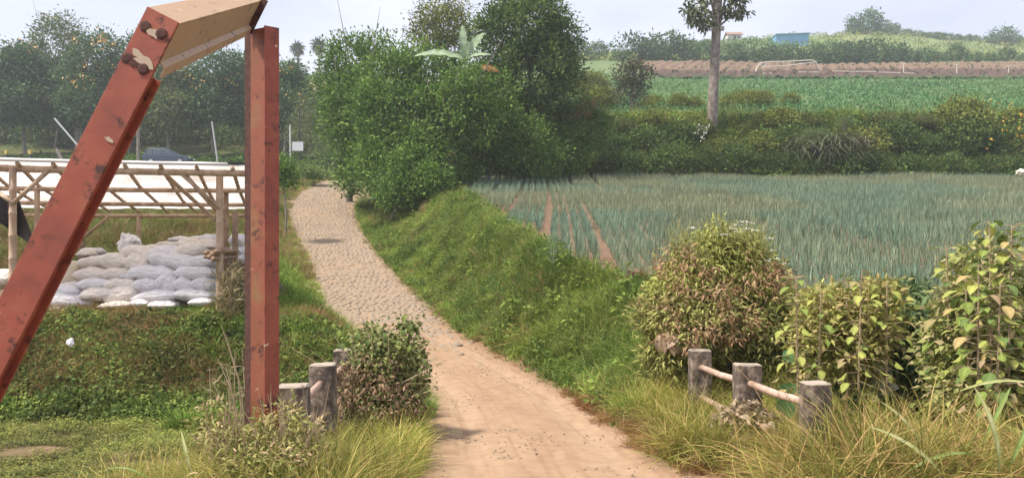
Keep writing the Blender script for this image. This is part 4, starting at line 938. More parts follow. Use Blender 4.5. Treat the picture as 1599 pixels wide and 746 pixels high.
BLd = big_leaf('dead_banana_leaf', 1.5, .6, .9, -.3, 9, (.5,.27,.09), (.38,.2,.07), .3, 9)
ban = thing('banana_plant', 'banana plant with pale torn leaves standing out of the thicket top', 'banana plant', (-3.0, 43.4, h1(-3, 43.4)))
c0 = P(725, 93, 40.4)
under(MB().tube([(-3.0, 43.4, h1(-3, 43.4)-.2), (c0.x-.05, 41.2, c0.z-1.5), tuple(c0)], [.17, .13, .07], 9).build('stem', simple('banana_stem', 8, [(.3, (.15,.16,.07)), (.7, (.3,.28,.15))])), ban)
for d_, up_, s_, k in (((-.05,-.25,1), (0,-1,.2), .85, 0), ((.55,.1,1), (-.3,-1,.1), .95, 1), ((-1,-.2,.25), (0,-.7,.8), 1.25, 2), ((.8,-.3,.25), (0,-.7,.8), .7, 0), ((-.5,.8,.5), (0,0,1), .8, 1)):
    leaf_obj(ban, BLf[k], c0, d_, up_, s_)
leaf_obj(ban, BLd, P(750, 104, 40.2), (1, -.1, -.05), (0, -1, .5), .75, 'dead_leaf').__setitem__('label', 'orange brown dead leaf hanging right of the crown')

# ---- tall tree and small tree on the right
TT = thing('tall_tree', 'tall bare trunked tree rising out of the frame beyond the onion field', 'tree', (13.2, 53, h1(13.2, 53)))
mb = MB(); tr_pts = [P(1110, 215, 53.6), P(1113, 180, 53.2), P(1115, 120, 53), P(1118, 60, 53), P(1121, 0, 53), P(1123, -90, 53)]
mb.tube(tr_pts, [.42, .36, .32, .30, .28, .2], 14)
lbT = [lobe(1094, 12, 52.6, 14, 16), lobe(1080, 20, 52.4, 10, 12), lobe(1102, 34, 52.4, 12, 8), lobe(1090, 36, 52.4, 8, 8), lobe(1108, -4, 53, 8, 10), lobe(1143, 12, 52.6, 14, 10), lobe(1160, 22, 52.7, 14, 10), lobe(1134, 26, 53, 5, 6), lobe(1150, -12, 53, 22, 14), lobe(1095, -18, 53, 22, 16), lobe(1122, -60, 53, 36, 40), lobe(1122, -100, 53, 30, 30)]
for l in lbT[:-2]: mb.tube([P(1119.5, l[2]*0 + 44 if l[0] > 0 else 0, 53), P((HX + l[0]*F/l[1] + 1120)/2, HY - (l[2]-EYE)*F/l[1] + 5, 52.9), Vector(l[:3])], [.08, .06, .03], 6)
under(mb.build('trunk', PALEBARK, smooth=True), TT)
under(make_crown('crown', None, lbT, 3300, .34, [(.05,.075,.03),(.085,.11,.045),(.13,.15,.07),(.19,.2,.11)], 1020, T=T_DROOP, aspect=.36, clump=.4, per=10, droop=.7, inner=.4, up=.3), TT)
bx_ = P(1127, 45, 52.6); under(MB().box((bx_.x-.12, bx_.y-.1, bx_.z-.12), (bx_.x+.14, bx_.y+.1, bx_.z+.14)).build('nest_box', simple('grey_wood', 9, [(.3,(.2,.17,.15)),(.7,(.35,.3,.27))])), TT)
tree('small_tree', 'small thin grey green tree left of the tall trunk beyond the hedge', 986, 60, [lobe(985, 118, 60, 26, 20), lobe(965, 122, 60, 16, 16), lobe(1003, 120, 60, 18, 14), lobe(985, 145, 60, 24, 16), lobe(985, 100, 60, 14, 8), lobe(1012, 118, 60, 8, 8)], 2600, .22, [(.06,.085,.05),(.09,.115,.065),(.13,.15,.09),(.22,.15,.1)], 1021, .16, bark=PALEBARK, clump=.5, per=9, inner=.5)

# ---- hedge bank beyond the onion field
def shrub_meshes(n, count, size, cols, seed, spread=1.5, hgt=1.1, **kw):
    out = []
    for i in range(n):
        rr = random.Random(seed+i)
        lb = [(rr.uniform(-.6,.6)*spread*.6, rr.uniform(-.3,.3), hgt*rr.uniform(.45,.9), spread*rr.uniform(.45,.7), spread*.5, hgt*rr.uniform(.45,.7)) for _ in range(5)]
        v, f, c = crown(lb, count, size, cols, seed+i, **kw); me = np_mesh('shrub', v, f, c); me.materials.append(LEAF)
        mb = MB(); 
        for l in lb[:4]: mb.tube([(0,0,-.3), (l[0]*.4, l[1]*.4, l[2]*.5), l[:3]], [.06,.04,.015], 5)
        sm_ = mb.mesh('stems'); sm_.materials.append(BARK); out.append((me, sm_))
    return out
SHD = shrub_meshes(4, 5200, .14, DARKG, 1100, clump=.32, up=.4)
SHO = shrub_meshes(3, 4800, .14, OLIVE, 1110, clump=.32, up=.4)
SHY = shrub_meshes(3, 3600, .13, [(.07,.10,.03),(.12,.15,.045),(.18,.2,.07),(.25,.25,.11)], 1120, clump=.3, up=.5, hgt=.8)
def put_shrub(pair, loc, s, label, grp, name='shrub', rz=None, cat='shrub'):
    t = thing(name, label, cat, loc, grp, random.uniform(0, 2*PI) if rz is None else rz); t.scale = s
    for nm, me in (('foliage', pair[0]), ('stems', pair[1])):
        o = bpy.data.objects.new(nm, me); COL.objects.link(o); o.parent = t
    return t
gH = 'shrubs covering the bank beyond the onion field'
rr = random.Random(5)
for tier, (Yt, stepx, hs, sets, lab) in enumerate(((51.0, 2.3, .95, SHD, 'dark shrub at the foot of the bank behind the onion field'), (52.4, 2.4, 1.0, SHD+SHO[:1], 'dense green shrub on the face of the bank behind the onion field'), (53.8, 2.3, .85, SHO+SHY, 'olive green shrub along the top of the bank behind the onion field'))):
    x = -3.4 + tier*.6
    while x < 36:
        Yq = Yt + rr.uniform(-.4, .4); z = h1(x, Yq) - .25
        s = rr.uniform(.85, 1.25)*hs*1.08
        if tier == 2 and 12.2 < x < 14.4: x += 1; s = .55
        put_shrub(rr.choice(sets), (x, Yq, z), (s*1.15, s, s*(1.0 if tier < 2 else rr.uniform(.6, .95))), lab, gH)
        x += stepx*rr.uniform(.85, 1.1)
# individual showpieces in the hedge
put_shrub(SHO[1], (29.5, 52.6, h1(29.5, 52.6)+.4), (1.5, 1.1, 1.7), 'tall rounded shrub rising above the hedge top near the right picture edge', None)
fb = put_shrub(SHO[2], (33.6, 51.6, h1(33.6, 51.6)-.1), (1.5, 1.1, 1.9), 'shrub carrying yellow and orange flowers at the right end of the hedge', None, 'flowering_shrub')
q = np.array([tuple(P(1500 + a, 200 + b, 50.2)) for a, b in ((66,4),(87,12),(100,14),(50,18),(60,-40),(78,-34),(95,-20),(70,-15),(45,-30),(40,30),(92,0))]); q = np.repeat(q, 5, 0) + np.random.default_rng(3).normal(size=(55, 3))*.07
v, f, c = leaves(T_DIA, q, rdir(55, r), rdir(55, r), .12, .11, np.ones((55, 3))); o = link('flowers', np_mesh('flowers', v, f), mat('yellow_flower', (.8,.42,.04), .6), kind='stuff'); under(o, fb)
fb.matrix_basis = fb.matrix_basis; bpy.context.view_layer.update(); o.parent = fb; o.matrix_parent_inverse = fb.matrix_world.inverted()
wf = np.array([tuple(P(a, b, 50.3)) for a, b in ((1092,199),(1098,198),(1103,203),(1088,206),(1100,210),(1096,216),(1105,199))]); wf = np.repeat(wf, 8, 0) + np.random.default_rng(4).normal(size=(56, 3))*.09
v, f, c = leaves(T_DIA, wf, rdir(56, r), rdir(56, r), .1, .09, np.ones((56, 3))); tag(link('white_blossom', np_mesh('white_blossom', v, f), WHITEFL), 'spray of white blossom in the hedge below the tall trunk', 'blossom')
gc = thing('grass_clump', 'large drooping pampas like grass clump in the hedge, right of centre', 'grass clump', tuple(P(1300, 262, 50.4)))
n = 520; rg = np.random.default_rng(8); a = rg.uniform(0, 2*PI, n); d_ = np.stack([np.cos(a)*.6, np.sin(a)*.6-.25, rg.uniform(.3, 1.3, n)], -1)
pb = np.array(P(1300, 238, 50.5))[None] + np.stack([rg.normal(size=n)*1.0, rg.normal(size=n)*.2, rg.uniform(-.5, .7, n)], -1)
v, f, c = leaves((T_DROOP[0]*np.array([1,1,2.6]), T_DROOP[1]), pb, d_, -d_*np.array([1,1,-1]), rg.uniform(.9, 1.8, n), .05, pal(n, [(.10,.14,.06),(.17,.2,.1),(.3,.3,.2)], rg))
under(link('blades', np_mesh('blades', v, f, c), LEAF), gc)
for (x, y, s_) in ((1268, 218, 1), (1318, 190, .7), (1336, 226, .9)):
    put_shrub(shrub_meshes(1, 2600, .07, [(.10,.15,.05),(.15,.2,.07),(.2,.25,.1)] if x < 1330 else [(.12,.12,.06),(.2,.17,.1)], 1130+x, .75, .55, clump=.18, up=.8)[0], P(x, y+8, 50.2), (s_*1.2, .8, s_*1.2), {1268: 'rounded pale green cushion of creeper bulging from the hedge', 1318: 'small pale tuft just under the hedge top above the grass clump', 1336: 'brownish cushion of creeper right of the drooping grass clump'}[x], None, 'creeper_cushion', 0, 'creeper')
# cover on the bank itself
X, Y_ = region(5200, -5, 40, 50.3, 55.6, r, lambda X, Y: X > -5)
scatter('bank_cover', *place(0, X, Y_, 1.0, 2.6, r, ((.5,.6,.5),(1.0,1.0,.8)), .3, .4), [herb(260+i, 30, .3, .13, .08, GREEN, .2) for i in range(3)] + G_long[:2], GRASS)
X, Y_ = region(2300, -5, 40, 53.4, 56.5, r, lambda X, Y: X > -5)
scatter('bank_top_weeds', *place(0, X, Y_, 1.0, 2.0, r, ((1.3,1.2,.9),(2.2,1.9,1.2)), .3, .3), G_long + G_tuft, GRASS)
# shrubs just beyond the hedge, pale in the haze
gP = 'pale bushes between the hedge and the far green field'
for px, Z, s_ in ((940, 62, 1.2), (1020, 66, .8), (1060, 66, .8), (1085, 66, .7), (1145, 66, .9), (1165, 68, 1.0), (1190, 68, .9), (1235, 70, .7), (925, 80, 1.5), (1010, 64, .6)):
    X = (px-HX)*Z/F; put_shrub(rr.choice(SHO), (X, Z, h1(X, Z)-.1), (s_, s_, s_), 'pale hazy bush between hedge and green field', gP)

# ---- far hedgerow, hill trees
FT = shrub_meshes(5, 1500, .55, HAZG, 1200, spread=4.2, hgt=3.2, clump=.8, up=.5)
gF = 'trees of the hedgerow above the ploughed field'
k = 0
for px, ht, Z in [(870,1.0,165),(905,1.1,165),(930,.8,168),(985,1.25,160),(1018,1.1,160),(1045,1.35,160),(1070,1.0,160),(1100,.9,162)] + [(1130+i*26, (.82 if i < 7 else .98 if i < 10 else .64 if i < 15 else .52)+.12*math.sin(i*2.3), 155+ (i % 3)*1.5) for i in range(22)] + [(1325, 1.1, 158), (1395, .95, 158)]:
    X = (px-HX)*Z/F; s = ht*.95; put_shrub(FT[k % 5], (X, Z, h1(X, Z)-.4), (s, s, s), 'hazy round crowned tree in the hedgerow above the ploughed field', gF, 'hedgerow_tree', cat='tree'); k += 1
gS = 'trees on the hill skyline'
for px, ht, Z, lab in ((1352, 1.25, 246, 'large rounded tree clump on the highest point of the skyline'), (1372, .9, 246, 'tree clump just right of the skyline high point'), (1335, .8, 246, 'tree clump just left of the skyline high point'), (1568, 1.0, 246, 'lone tree on the skyline near the right picture edge'), (1466, .5, 248, 'tiny bush on the skyline left of the right edge'), (1395, .6, 250, 'low bush on the skyline right of the highest tree clump')):
    X = (px-HX)*Z/F; put_shrub(FT[k % 5], (X, Z, h1(X, Z)-.5), (ht*1.2,)*3, lab, gS, 'skyline_tree', cat='tree'); k += 1
for px in range(1405, 1610, 13):
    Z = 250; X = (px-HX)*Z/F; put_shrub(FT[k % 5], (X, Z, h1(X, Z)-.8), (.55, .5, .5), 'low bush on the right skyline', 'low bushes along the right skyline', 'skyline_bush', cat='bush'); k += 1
# palms
def palm(px, top, Z, label, s=1.0):
    X = (px-HX)*Z/F; z = h1(X, Z); c = P(px, top, Z); t = thing('fan_palm', label, 'palm', (X, Z, z))
    under(MB().tube([(X, Z, z-.3), (X+.1, Z, (z+c.z)/2), tuple(c)], [.32, .24, .22], 8).build('trunk', BARK), t)
    n = 300; rg = np.random.default_rng(int(px)); e = rdir(n, rg); e[:, 2] = e[:, 2]*.9+.25; k_ = rg.random(n) < .35
    col = np.where(k_[:, None], (.22,.17,.1), (.07,.10,.04))*rg.uniform(.7, 1.3, (n, 1)); e[k_, 2] -= 1.3
    v, f, cc = leaves(T_DROOP, np.repeat(np.array(c)[None], n, 0) + unit(e)*.6, e, np.array([0, 0, 1.]) + rdir(n, rg)*.6, rg.uniform(1.0, 1.9, n)*s, .3, col)
    under(link('crown', np_mesh('palm_crown', v, f, cc), LEAF), t)
palm(465, 76, 190, 'left one of two hazy fan palms on the horizon right of the steel post', .9)
palm(498, 72, 185, 'right one of two hazy fan palms on the horizon, standing over bare earth')
bare = heap((495-HX)*180/F, 180, 11, 6, 3.6, 'bare_earth_mound', simple('bare_earth', .8, [(.3,(.33,.19,.13)),(.7,(.42,.26,.18))]), 5); bare['kind'] = 'structure'

# ---- buildings on the hill
def hut():
    Z = 232; X = (1145-HX)*Z/F; z = P(1145, 68, Z).z; t = thing('hilltop_hut', 'small white walled hut with a brown roof on the hilltop', 'hut', (X, Z, z))
    WALL = simple('whitewash', 2, [(.3,(.5,.47,.45)),(.7,(.68,.65,.62))]); RF = simple('brown_roof', 2, [(.3,(.22,.13,.1)),(.7,(.32,.2,.16))])
    under(MB().box((X-2.0, Z-1.6, z), (X+2.0, Z+1.6, z+2.1)).build('wall', WALL), t)
    mb = MB(); q = [(X-2.4, Z-2.1, z+2.0), (X+2.5, Z-2.1, z+2.0), (X+2.3, Z, z+3.3), (X-2.2, Z, z+3.3), (X-2.4, Z+2.1, z+2.0), (X+2.5, Z+2.1, z+2.0)]
    mb.add(q + [(a, b, c-.12) for a, b, c in q], [(0,1,2,3), (3,2,5,4), (6,9,8,7), (9,10,11,8), (0,6,7,1), (4,5,11,10), (0,3,9,6), (3,4,10,9), (1,7,8,2), (2,8,11,5)]); under(mb.build('roof', RF), t)
    under(MB().box((X-.4, Z-1.66, z), (X+.4, Z-1.62, z+1.7)).build('door', mat('dark_door', (.1,.09,.09), .8)), t)
    under(MB().box((X+.8, Z-1.66, z+.9), (X+1.5, Z-1.62, z+1.6)).build('window', mat('dark_window', (.08,.1,.12), .3)), t)
hut()
Z = 215; X = (1240-HX)*Z/F; z = P(1240, 68, Z).z - .9; t = thing('blue_building', 'long low building clad in blue sheeting behind the hedgerow on the hill', 'building', (X, Z, z))
BLUE = simple('blue_sheeting', 1.2, [(.3,(.10,.26,.42)),(.7,(.16,.36,.52))]); hwid = 28*Z/F
mb = MB(); mb.add([(X-hwid, Z, z), (X+hwid*.9, Z+1, z), (X+hwid*.9, Z+6, z), (X-hwid, Z+6, z), (X-hwid, Z, z+3.2), (X+hwid*.9, Z+1, z+3.8), (X+hwid*.9, Z+6, z+3.8), (X-hwid, Z+6, z+3.2)], [(0,3,2,1),(4,5,6,7),(0,1,5,4),(1,2,6,5),(2,3,7,6),(3,0,4,7)])
under(mb.build('wall', BLUE), t); mb = MB(); q = [(X-hwid-.2, Z-.4, z+3.22), (X+hwid, Z+.5, z+3.85), (X+hwid, Z+6.3, z+4.0), (X-hwid-.2, Z+6.3, z+3.4)]
mb.add(q + [(a, b, c+.14) for a, b, c in q], [(0,3,2,1),(4,5,6,7),(0,1,5,4),(1,2,6,5),(2,3,7,6),(3,0,4,7)]); under(mb.build('roof', mat('pale_blue_roof', (.2,.42,.55), .6)), t)
# white arched frame in the ploughed field and irrigation risers
WPOLE = mat('bleached_bamboo', (.62,.57,.48), .8)
af = thing('bare_tunnel_frame', 'bare whitish bamboo tunnel frame standing in the ploughed field', 'frame', tuple(P(1230, 112, 122)))
for pts, rad in (([(1182,106),(1186,100),(1196,97),(1235,96),(1270,94)], .085), ([(1270,94),(1276,101),(1282,111)], .075), ([(1182,106),(1180,112)], .1), ([(1191,126),(1192,115),(1204,115),(1208,126)], .1), ([(1186,100),(1192,105),(1230,103),(1275,97)], .07), ([(1198,97),(1190,108)], .06), ([(1246,113),(1280,113)], .06)):
    under(MB().tube([P(a, b, 121.5) for a, b in pts], rad, 6).build('frame_pole', WPOLE), af)
for x, y in ((1187,98),(1200,97),(1212,99),(1225,98),(1240,97),(1255,96),(1266,95)):
    pass
tag(MB().tube([P(a, b, 121) for a, b in ((1300,111),(1330,112),(1368,112))], .05, 5).build('irrigation_pipe', WPOLE), 'thin white pipe lying across the ploughed field right of the frame', 'pipe')
tag(MB().tube([P(a, b, 121) for a, b in ((1372,113),(1405,114),(1432,115))], .05, 5).build('irrigation_pipe', WPOLE), 'second white pipe lying across the ploughed field farther right', 'pipe')
for x, y0, y1, lab in ((1411, 100, 112, 'left one of three thin white risers in the ploughed field'), (1494, 101, 118, 'middle one of three thin white risers in the ploughed field'), (1575, 104, 122, 'right one of three thin white risers in the ploughed field')):
    p = thing('irrigation_riser', lab, 'riser', tuple(P(x, y1, 122)), 'irrigation risers'); under(MB().tube([P(x, y1+3, 122), P(x, y0, 122)], .06, 6).build('pole', WPOLE), p); under(MB().tube([P(x-3, y0, 122), P(x+3, y0, 122)], .06, 6).build('sprinkler_arm', WPOLE), p)
#SPLIT4
# ================================================================== NEAR BUSHES AND PLANTS
def bush(name, label, cat, px, Z, parts, **k):
    X = (px-HX)*Z/F; t = thing(name, label, cat, (X, Z, h1(X, Z))); return t
# --- the big mound bush right of the track
MBc = [(.20,.21,.05), (.30,.31,.08), (.40,.43,.11), (.50,.50,.17)]
mbt = bush('mound_bush', 'big rounded yellow green bush with browned lower leaves, behind the right railing', 'bush', 1120, 9.6, 0)
top_l = [lobe(1105, 410, 9.7, 50, 42, .42), lobe(1060, 450, 9.6, 40, 38, .4), lobe(1160, 440, 9.7, 52, 52, .42), lobe(1195, 475, 9.8, 42, 48, .4), lobe(1120, 375, 9.7, 26, 22, .3), lobe(1160, 395, 9.7, 30, 26, .3)]
mid_l = [lobe(1050, 500, 9.4, 46, 46, .42), lobe(1110, 500, 9.3, 62, 52, .45), lobe(1180, 520, 9.5, 58, 56, .42), lobe(1075, 545, 9.3, 50, 40, .36), lobe(1225, 545, 9.6, 40, 50, .4), lobe(1040, 565, 9.5, 30, 44, .32), lobe(1150, 590, 9.6, 70, 50, .36)]
under(make_crown('foliage', None, top_l, 18000, .068, MBc, 2001, T=T_DROOP, aspect=.24, clump=.11, per=12, up=.5, droop=.25, inner=.3, jit=.2), mbt)
under(make_crown('foliage', None, mid_l, 19000, .08, [(.15,.16,.05), (.26,.26,.075), (.35,.36,.11), (.42,.40,.15)], 2002, T=T_DROOP, aspect=.26, clump=.12, per=12, up=.5, droop=.25, inner=.35, jit=.2), mbt)
bro = [lobe(1050, 470, 9.35, 48, 26, .42), lobe(1100, 455, 9.25, 50, 30, .4), lobe(1185, 430, 9.4, 40, 34, .4), lobe(1075, 520, 9.1, 52, 32, .4), lobe(1140, 505, 9.0, 40, 24, .4), lobe(1060, 410, 9.5, 34, 22, .3)]
under(make_crown('dead_foliage', None, bro, 3400, .075, [(.2,.12,.06), (.33,.2,.11), (.42,.26,.15), (.46,.33,.2)], 2003, T=T_DROOP, aspect=.22, clump=.09, per=10, up=.3, droop=.5, inner=.2), mbt)
mb = MB()
for l in top_l + mid_l:
    b0 = Vector((mbt.location.x + random.uniform(-.4, .4), 9.7, mbt.location.z - .1)); mb.tube([b0, b0.lerp(Vector(l[:3]), .5) + Vector((random.uniform(-.1,.1), .05, .1)), Vector(l[:3])], [.018, .012, .005], 5)
under(mb.build('stems', TWIG), mbt)
rg = np.random.default_rng(31)   # long straw spikes on top
n = 500; q = np.array([tuple(P(1045 + 150*rg.random(), 400 - 30*rg.random(), 9.7 + .3*rg.normal())) for _ in range(n)])
v, f, c = leaves((T_BLADE[0]*np.array([1,1,1.5]), T_BLADE[1]), q, np.stack([rg.normal(size=n)*.45, rg.normal(size=n)*.3, np.ones(n)], -1), rdir(n, rg), rg.uniform(.12, .34, n), .006, pal(n, [(.2,.22,.06),(.3,.3,.1),(.4,.35,.18)], rg))
under(link('grass_spikes', np_mesh('spikes', v, f, c), LEAF, kind='stuff'), mbt)
fl = [(1150,352),(1160,347),(1172,350),(1142,358),(1166,358),(1178,360),(1080,357),(1130,367),(1155,362),(1200,373),(1203,392),(1210,405),(1195,409),(1218,440),(1224,412),(1235,505),(1244,512),(1259,520),(1262,532),(1274,545),(1200,440)]
mb = MB()
for x, y in fl: p = P(x, y, 9.3); mb.tube([p + Vector((random.uniform(-.03,.03), .1, -.22)), p], [.003, .002], 4)
under(mb.build('flower_stems', TWIG), mbt)
for x, y in fl:
    p = np.array(tuple(P(x, y, 9.3))); k = 26; dd = rdir(k, rg); dd[:, 2] = np.abs(dd[:, 2])*.4
    v, f, c = leaves(T_DIA, p + dd*np.array([.05,.04,.02]), dd, np.array([0,0,1.])+rdir(k, rg)*.5, .022, .018, np.ones((k, 3)))
    under(link('flower_head', np_mesh('flower_head', v, f), mat_cream if 'mat_cream' in globals() else WHITEFL), mbt)
# big drooping dried leaves at its foot
LFd = [big_leaf('dried_leaf', .17, .085, .9, .3, 5, cc, seed=i) for i, cc in enumerate(((.42,.30,.2), (.34,.25,.15), (.5,.38,.27)))]
LFg = [big_leaf('leaf', .17, .10, .7, .25, 5, cc, seed=i) for i, cc in enumerate(((.2,.26,.06), (.31,.34,.085), (.36,.38,.10), (.13,.19,.055), (.40,.30,.13), (.30,.25,.11)))]
for i in range(34):
    x, y = random.uniform(1025, 1105), random.uniform(515, 545)
    if i < 5: x, y = 1036 + i*11, 522 + (i % 2)*7
    leaf_obj(mbt, LFd[i % 3], P(x, y, 8.95 + random.uniform(-.05, .1)), (random.uniform(-.6, .6), -.5, -random.uniform(.3, 1)), (0, -1, .6), random.uniform(.55, 1.1) if i >= 5 else 1.3)

# --- upright broad leaved plants
def stalk_plant(px, ytop, Z, nleaf, label, seed, s=1.0, low=610, cmix=(0,1,2,1), dry=.25, lean=0.0):
    rr = random.Random(seed); X = (px-HX)*Z/F; t = thing('broadleaf_plant', label, 'plant', (X, Z, h1(X, Z)), 'tall broad leaved plants right of the bridge')
    z0 = h1(X, Z); tp = P(px + lean, ytop + 14, Z); mb = MB(); pts = [Vector((X, Z, z0-.05)), Vector((X, Z, z0)).lerp(tp, .5) + Vector((rr.uniform(-.05,.05), 0, 0)), tp]; mb.tube(pts, [.012, .009, .005], 6)
    zl = P(px, low, Z).z
    for i in range(nleaf):
        q = i/nleaf; zz_ = tp.z - (tp.z - zl)*q*1.0 + rr.uniform(-.03, .03); tt_ = (zz_-z0)/max(tp.z-z0, .1); c = (pts[0].lerp(pts[1], tt_*2) if tt_ < .5 else pts[1].lerp(pts[2], min(tt_*2-1, 1)))
        a = i*2.4 + rr.uniform(-.5, .5); out_ = Vector((math.cos(a), math.sin(a), rr.uniform(-.05, .5) if q < .3 else rr.uniform(-.5, .2)))
        pet = .05 + .10*min(1, q*2.2)*rr.uniform(.6, 1.2); e = c + out_.normalized()*pet; mb.tube([c, e], [.004, .002], 4)
        me = LFg[rr.choice(cmix)] if rr.random() > dry*(.3+q*1.4) else rr.choice([LFg[4], LFg[5], LFg[1], LFd[1]])
        dd = Vector((out_.x, out_.y, -rr.uniform(.0, .6) if q < .4 else -rr.uniform(.3, 1.3)))
        leaf_obj(t, me, e, dd, (0, -.15, 1) if abs(dd.z) < .9 else (-out_.x, -out_.y, .3), s*rr.uniform(.4, .8))
    under(mb.build('stem', TWIG), t); return t
SP = [(1243,418,7.0,20,'broad leaved plant with yellow green leaves touching the big bush on its right side',0),(1282,438,7.1,18,'second broad leaved plant from the big bush, with reddish lower leaves',0),
      (1346,408,6.9,26,'tallest of the broad leaved plants in the middle group, yellow green at the top',0),(1322,445,7.2,20,'broad leaved plant just left of the tallest one in the middle group',0),(1385,432,7.1,20,'broad leaved plant just right of the tallest one in the middle group',0),
      (1478,372,6.6,18,'slender broad leaved plant standing apart, left of the tall right group',0),(1508,420,6.3,24,'short broad leaved plant at the foot of the tall right group',0),
      (1545,330,6.2,44,'tallest broad leaved plant of the right group, with bright yellow green top leaves',0),(1580,338,6.1,40,'broad leaved plant next to the right picture edge',0),(1528,400,6.0,30,'broad leaved plant with brown leaves in the front of the right group',0),(1612,335,6.2,40,'broad leaved plant cut by the right picture edge',0),(1562,430,5.9,26,'low broad leaved plant with pinkish dry leaves in front of the right group',0)]
for i, (x, y, Z, n_, lab, _) in enumerate(SP):
    stalk_plant(x, y, Z, int(n_*1.8), lab, 3000+i, .95 if x < 1400 else 1.1, 620 if x < 1400 else 660, dry=.35 if x < 1400 else .3, cmix=(1,2,1,0) if x < 1400 else (0,1,2,3,0))
# thin fillers behind them: reddish weed and dark green shrub
fw = bush('reddish_weed', 'fine leaved reddish yellow weed between the big bush and the green shrub', 'weed', 1310, 7.5, 0)
under(make_crown('foliage', None, [lobe(1290, 500, 7.5, 46, 50, .3), lobe(1340, 510, 7.4, 44, 60, .3), lobe(1310, 550, 7.4, 60, 40, .3), lobe(1375, 480, 7.5, 30, 40, .25)], 5200, .075, [(.2,.23,.06),(.33,.32,.09),(.42,.33,.14),(.44,.44,.12)], 2010, T=T_LEAF, aspect=.42, clump=.10, per=9, up=.4, droop=.2), fw)
gs = bush('green_shrub', 'dark green narrow leaved shrub right of the reddish weed', 'shrub', 1430, 8.2, 0)
gl = [lobe(1425, 500, 8.2, 44, 44, .35), lobe(1410, 545, 8.0, 42, 44, .35), lobe(1450, 540, 8.2, 36, 50, .35), lobe(1440, 590, 8.0, 50, 40, .35), lobe(1440, 475, 8.3, 30, 26, .25), lobe(1475, 490, 8.4, 24, 30, .2)]
under(make_crown('foliage', None, gl, 9500, .10, [(.05,.085,.035),(.085,.135,.05),(.13,.19,.075),(.2,.25,.11)], 2011, T=T_DROOP, aspect=.28, clump=.12, per=12, up=.5, droop=.3), gs)
under(limbs((gs.location.x, 8.2, gs.location.z), gl[:4], .02, 9).build('stems', TWIG), gs)
rb = bush('bramble', 'tangled dim weeds under the broad leaved plants at the right edge', 'weeds', 1550, 6.6, 0)
under(make_crown('foliage', None, [lobe(1550, 480, 6.7, 60, 50, .3), lobe(1590, 560, 6.5, 60, 50, .3), lobe(1500, 550, 6.7, 50, 50, .3), lobe(1540, 620, 6.3, 70, 40, .3), lobe(1600, 440, 6.8, 50, 50, .3), lobe(1545, 420, 6.9, 40, 40, .25)], 9000, .07, [(.13,.17,.05),(.22,.25,.07),(.32,.33,.11),(.40,.33,.17)], 2012, T=T_LEAF, aspect=.5, clump=.12, per=10, up=.3, droop=.4), rb)
# taro with large leaves
taro = bush('taro_plant', 'taro plant with large ribbed leaves and pale turned edges behind the right railing', 'plant', 1300, 7.9, 0)
TL = [big_leaf('large_leaf', .62, .42, .5, .22, 10, (.06,.14,.05), seed=1), big_leaf('large_leaf', .5, .32, .8, .4, 10, (.15,.2,.10), (.22,.25,.14), seed=2), big_leaf('large_leaf', .42, .26, 1.0, .6, 8, (.36,.34,.24), (.45,.42,.32), seed=3)]
for (x, y, Z, me, d_, up_, s_) in ((1222,556,7.9,0,(1,-.3,-.05),(0,-.55,.8),.95),(1265,575,7.8,0,(1,-.2,-.15),(0,-.7,.7),.85),(1318,545,7.7,0,(.3,-.5,.5),(0,-1,.3),.7),(1335,590,7.6,1,(.35,-.3,-.1),(0,-.8,.5),.8),(1345,572,7.6,2,(1,-.3,-.15),(0,-.6,.7),.9),(1372,545,7.6,1,(.3,-.2,.7),(-.4,-1,.2),.65),(1360,600,7.5,2,(1,-.3,.1),(0,-.8,.5),.7),(1240,600,7.7,0,(-.3,-.4,-.5),(0,-1,.4),.7),(1300,600,7.6,0,(.5,-.4,-.4),(0,-.8,.5),.7)):
    p = P(x, y, Z); b_ = Vector((taro.location.x, 7.9, taro.location.z)); under(MB().tube([b_, b_.lerp(p, .6)+Vector((0,0,.1)), p], [.014, .01, .006], 6).build('leaf_stalk', simple('taro_stalk', 8, [(.3,(.13,.17,.07)),(.7,(.24,.27,.13))]) if 'TS' not in globals() else TS), taro)
    leaf_obj(taro, TL[me], p, d_, up_, s_, 'large_leaf')
# withered creeper on the middle right post
wc = tag(make_crown('withered_creeper', None, [lobe(1165, 648, 6.95, 26, 12, .08), lobe(1185, 660, 6.95, 22, 20, .08), lobe(1150, 672, 7.0, 20, 22, .08), lobe(1130, 655, 7.1, 16, 8, .06)], 620, .075, [(.22,.15,.09),(.38,.29,.19),(.5,.41,.3)], 2013, T=T_LEAF, aspect=.6, clump=.05, per=6, inner=.3), 'withered pale creeper clinging to the foot of the middle right railing post', 'creeper')
# --- vine bush beside the left railing
vb = bush('vine_bush', 'tangled half dry vine bush between the left railing and the track', 'bush', 595, 8.1, 0)
vl = [lobe(582, 535, 8.4, 26, 24, .25), lobe(600, 560, 8.1, 42, 40, .3), lobe(585, 600, 8.2, 40, 40, .3), lobe(628, 590, 8.2, 32, 48, .3), lobe(600, 635, 8.0, 55, 34, .3), lobe(648, 560, 8.3, 12, 28, .12), lobe(638, 510, 8.25, 8, 16, .08)]
under(make_crown('foliage', None, vl, 7600, .05, [(.10,.13,.04),(.17,.20,.06),(.25,.27,.09),(.34,.33,.14)], 2020, T=T_LEAF, aspect=.75, clump=.09, per=8, up=.4, droop=.5, inner=.35), vb)
under(make_crown('dead_foliage', None, [lobe(585, 590, 7.95, 48, 36, .3), lobe(600, 635, 7.9, 62, 30, .3), lobe(548, 610, 7.9, 30, 30, .25)], 2600, .05, _lift(BROWN, 1.3), 2021, T=T_DROOP, aspect=.3, clump=.09, per=8, up=.1, droop=1.0, inner=.3), vb)
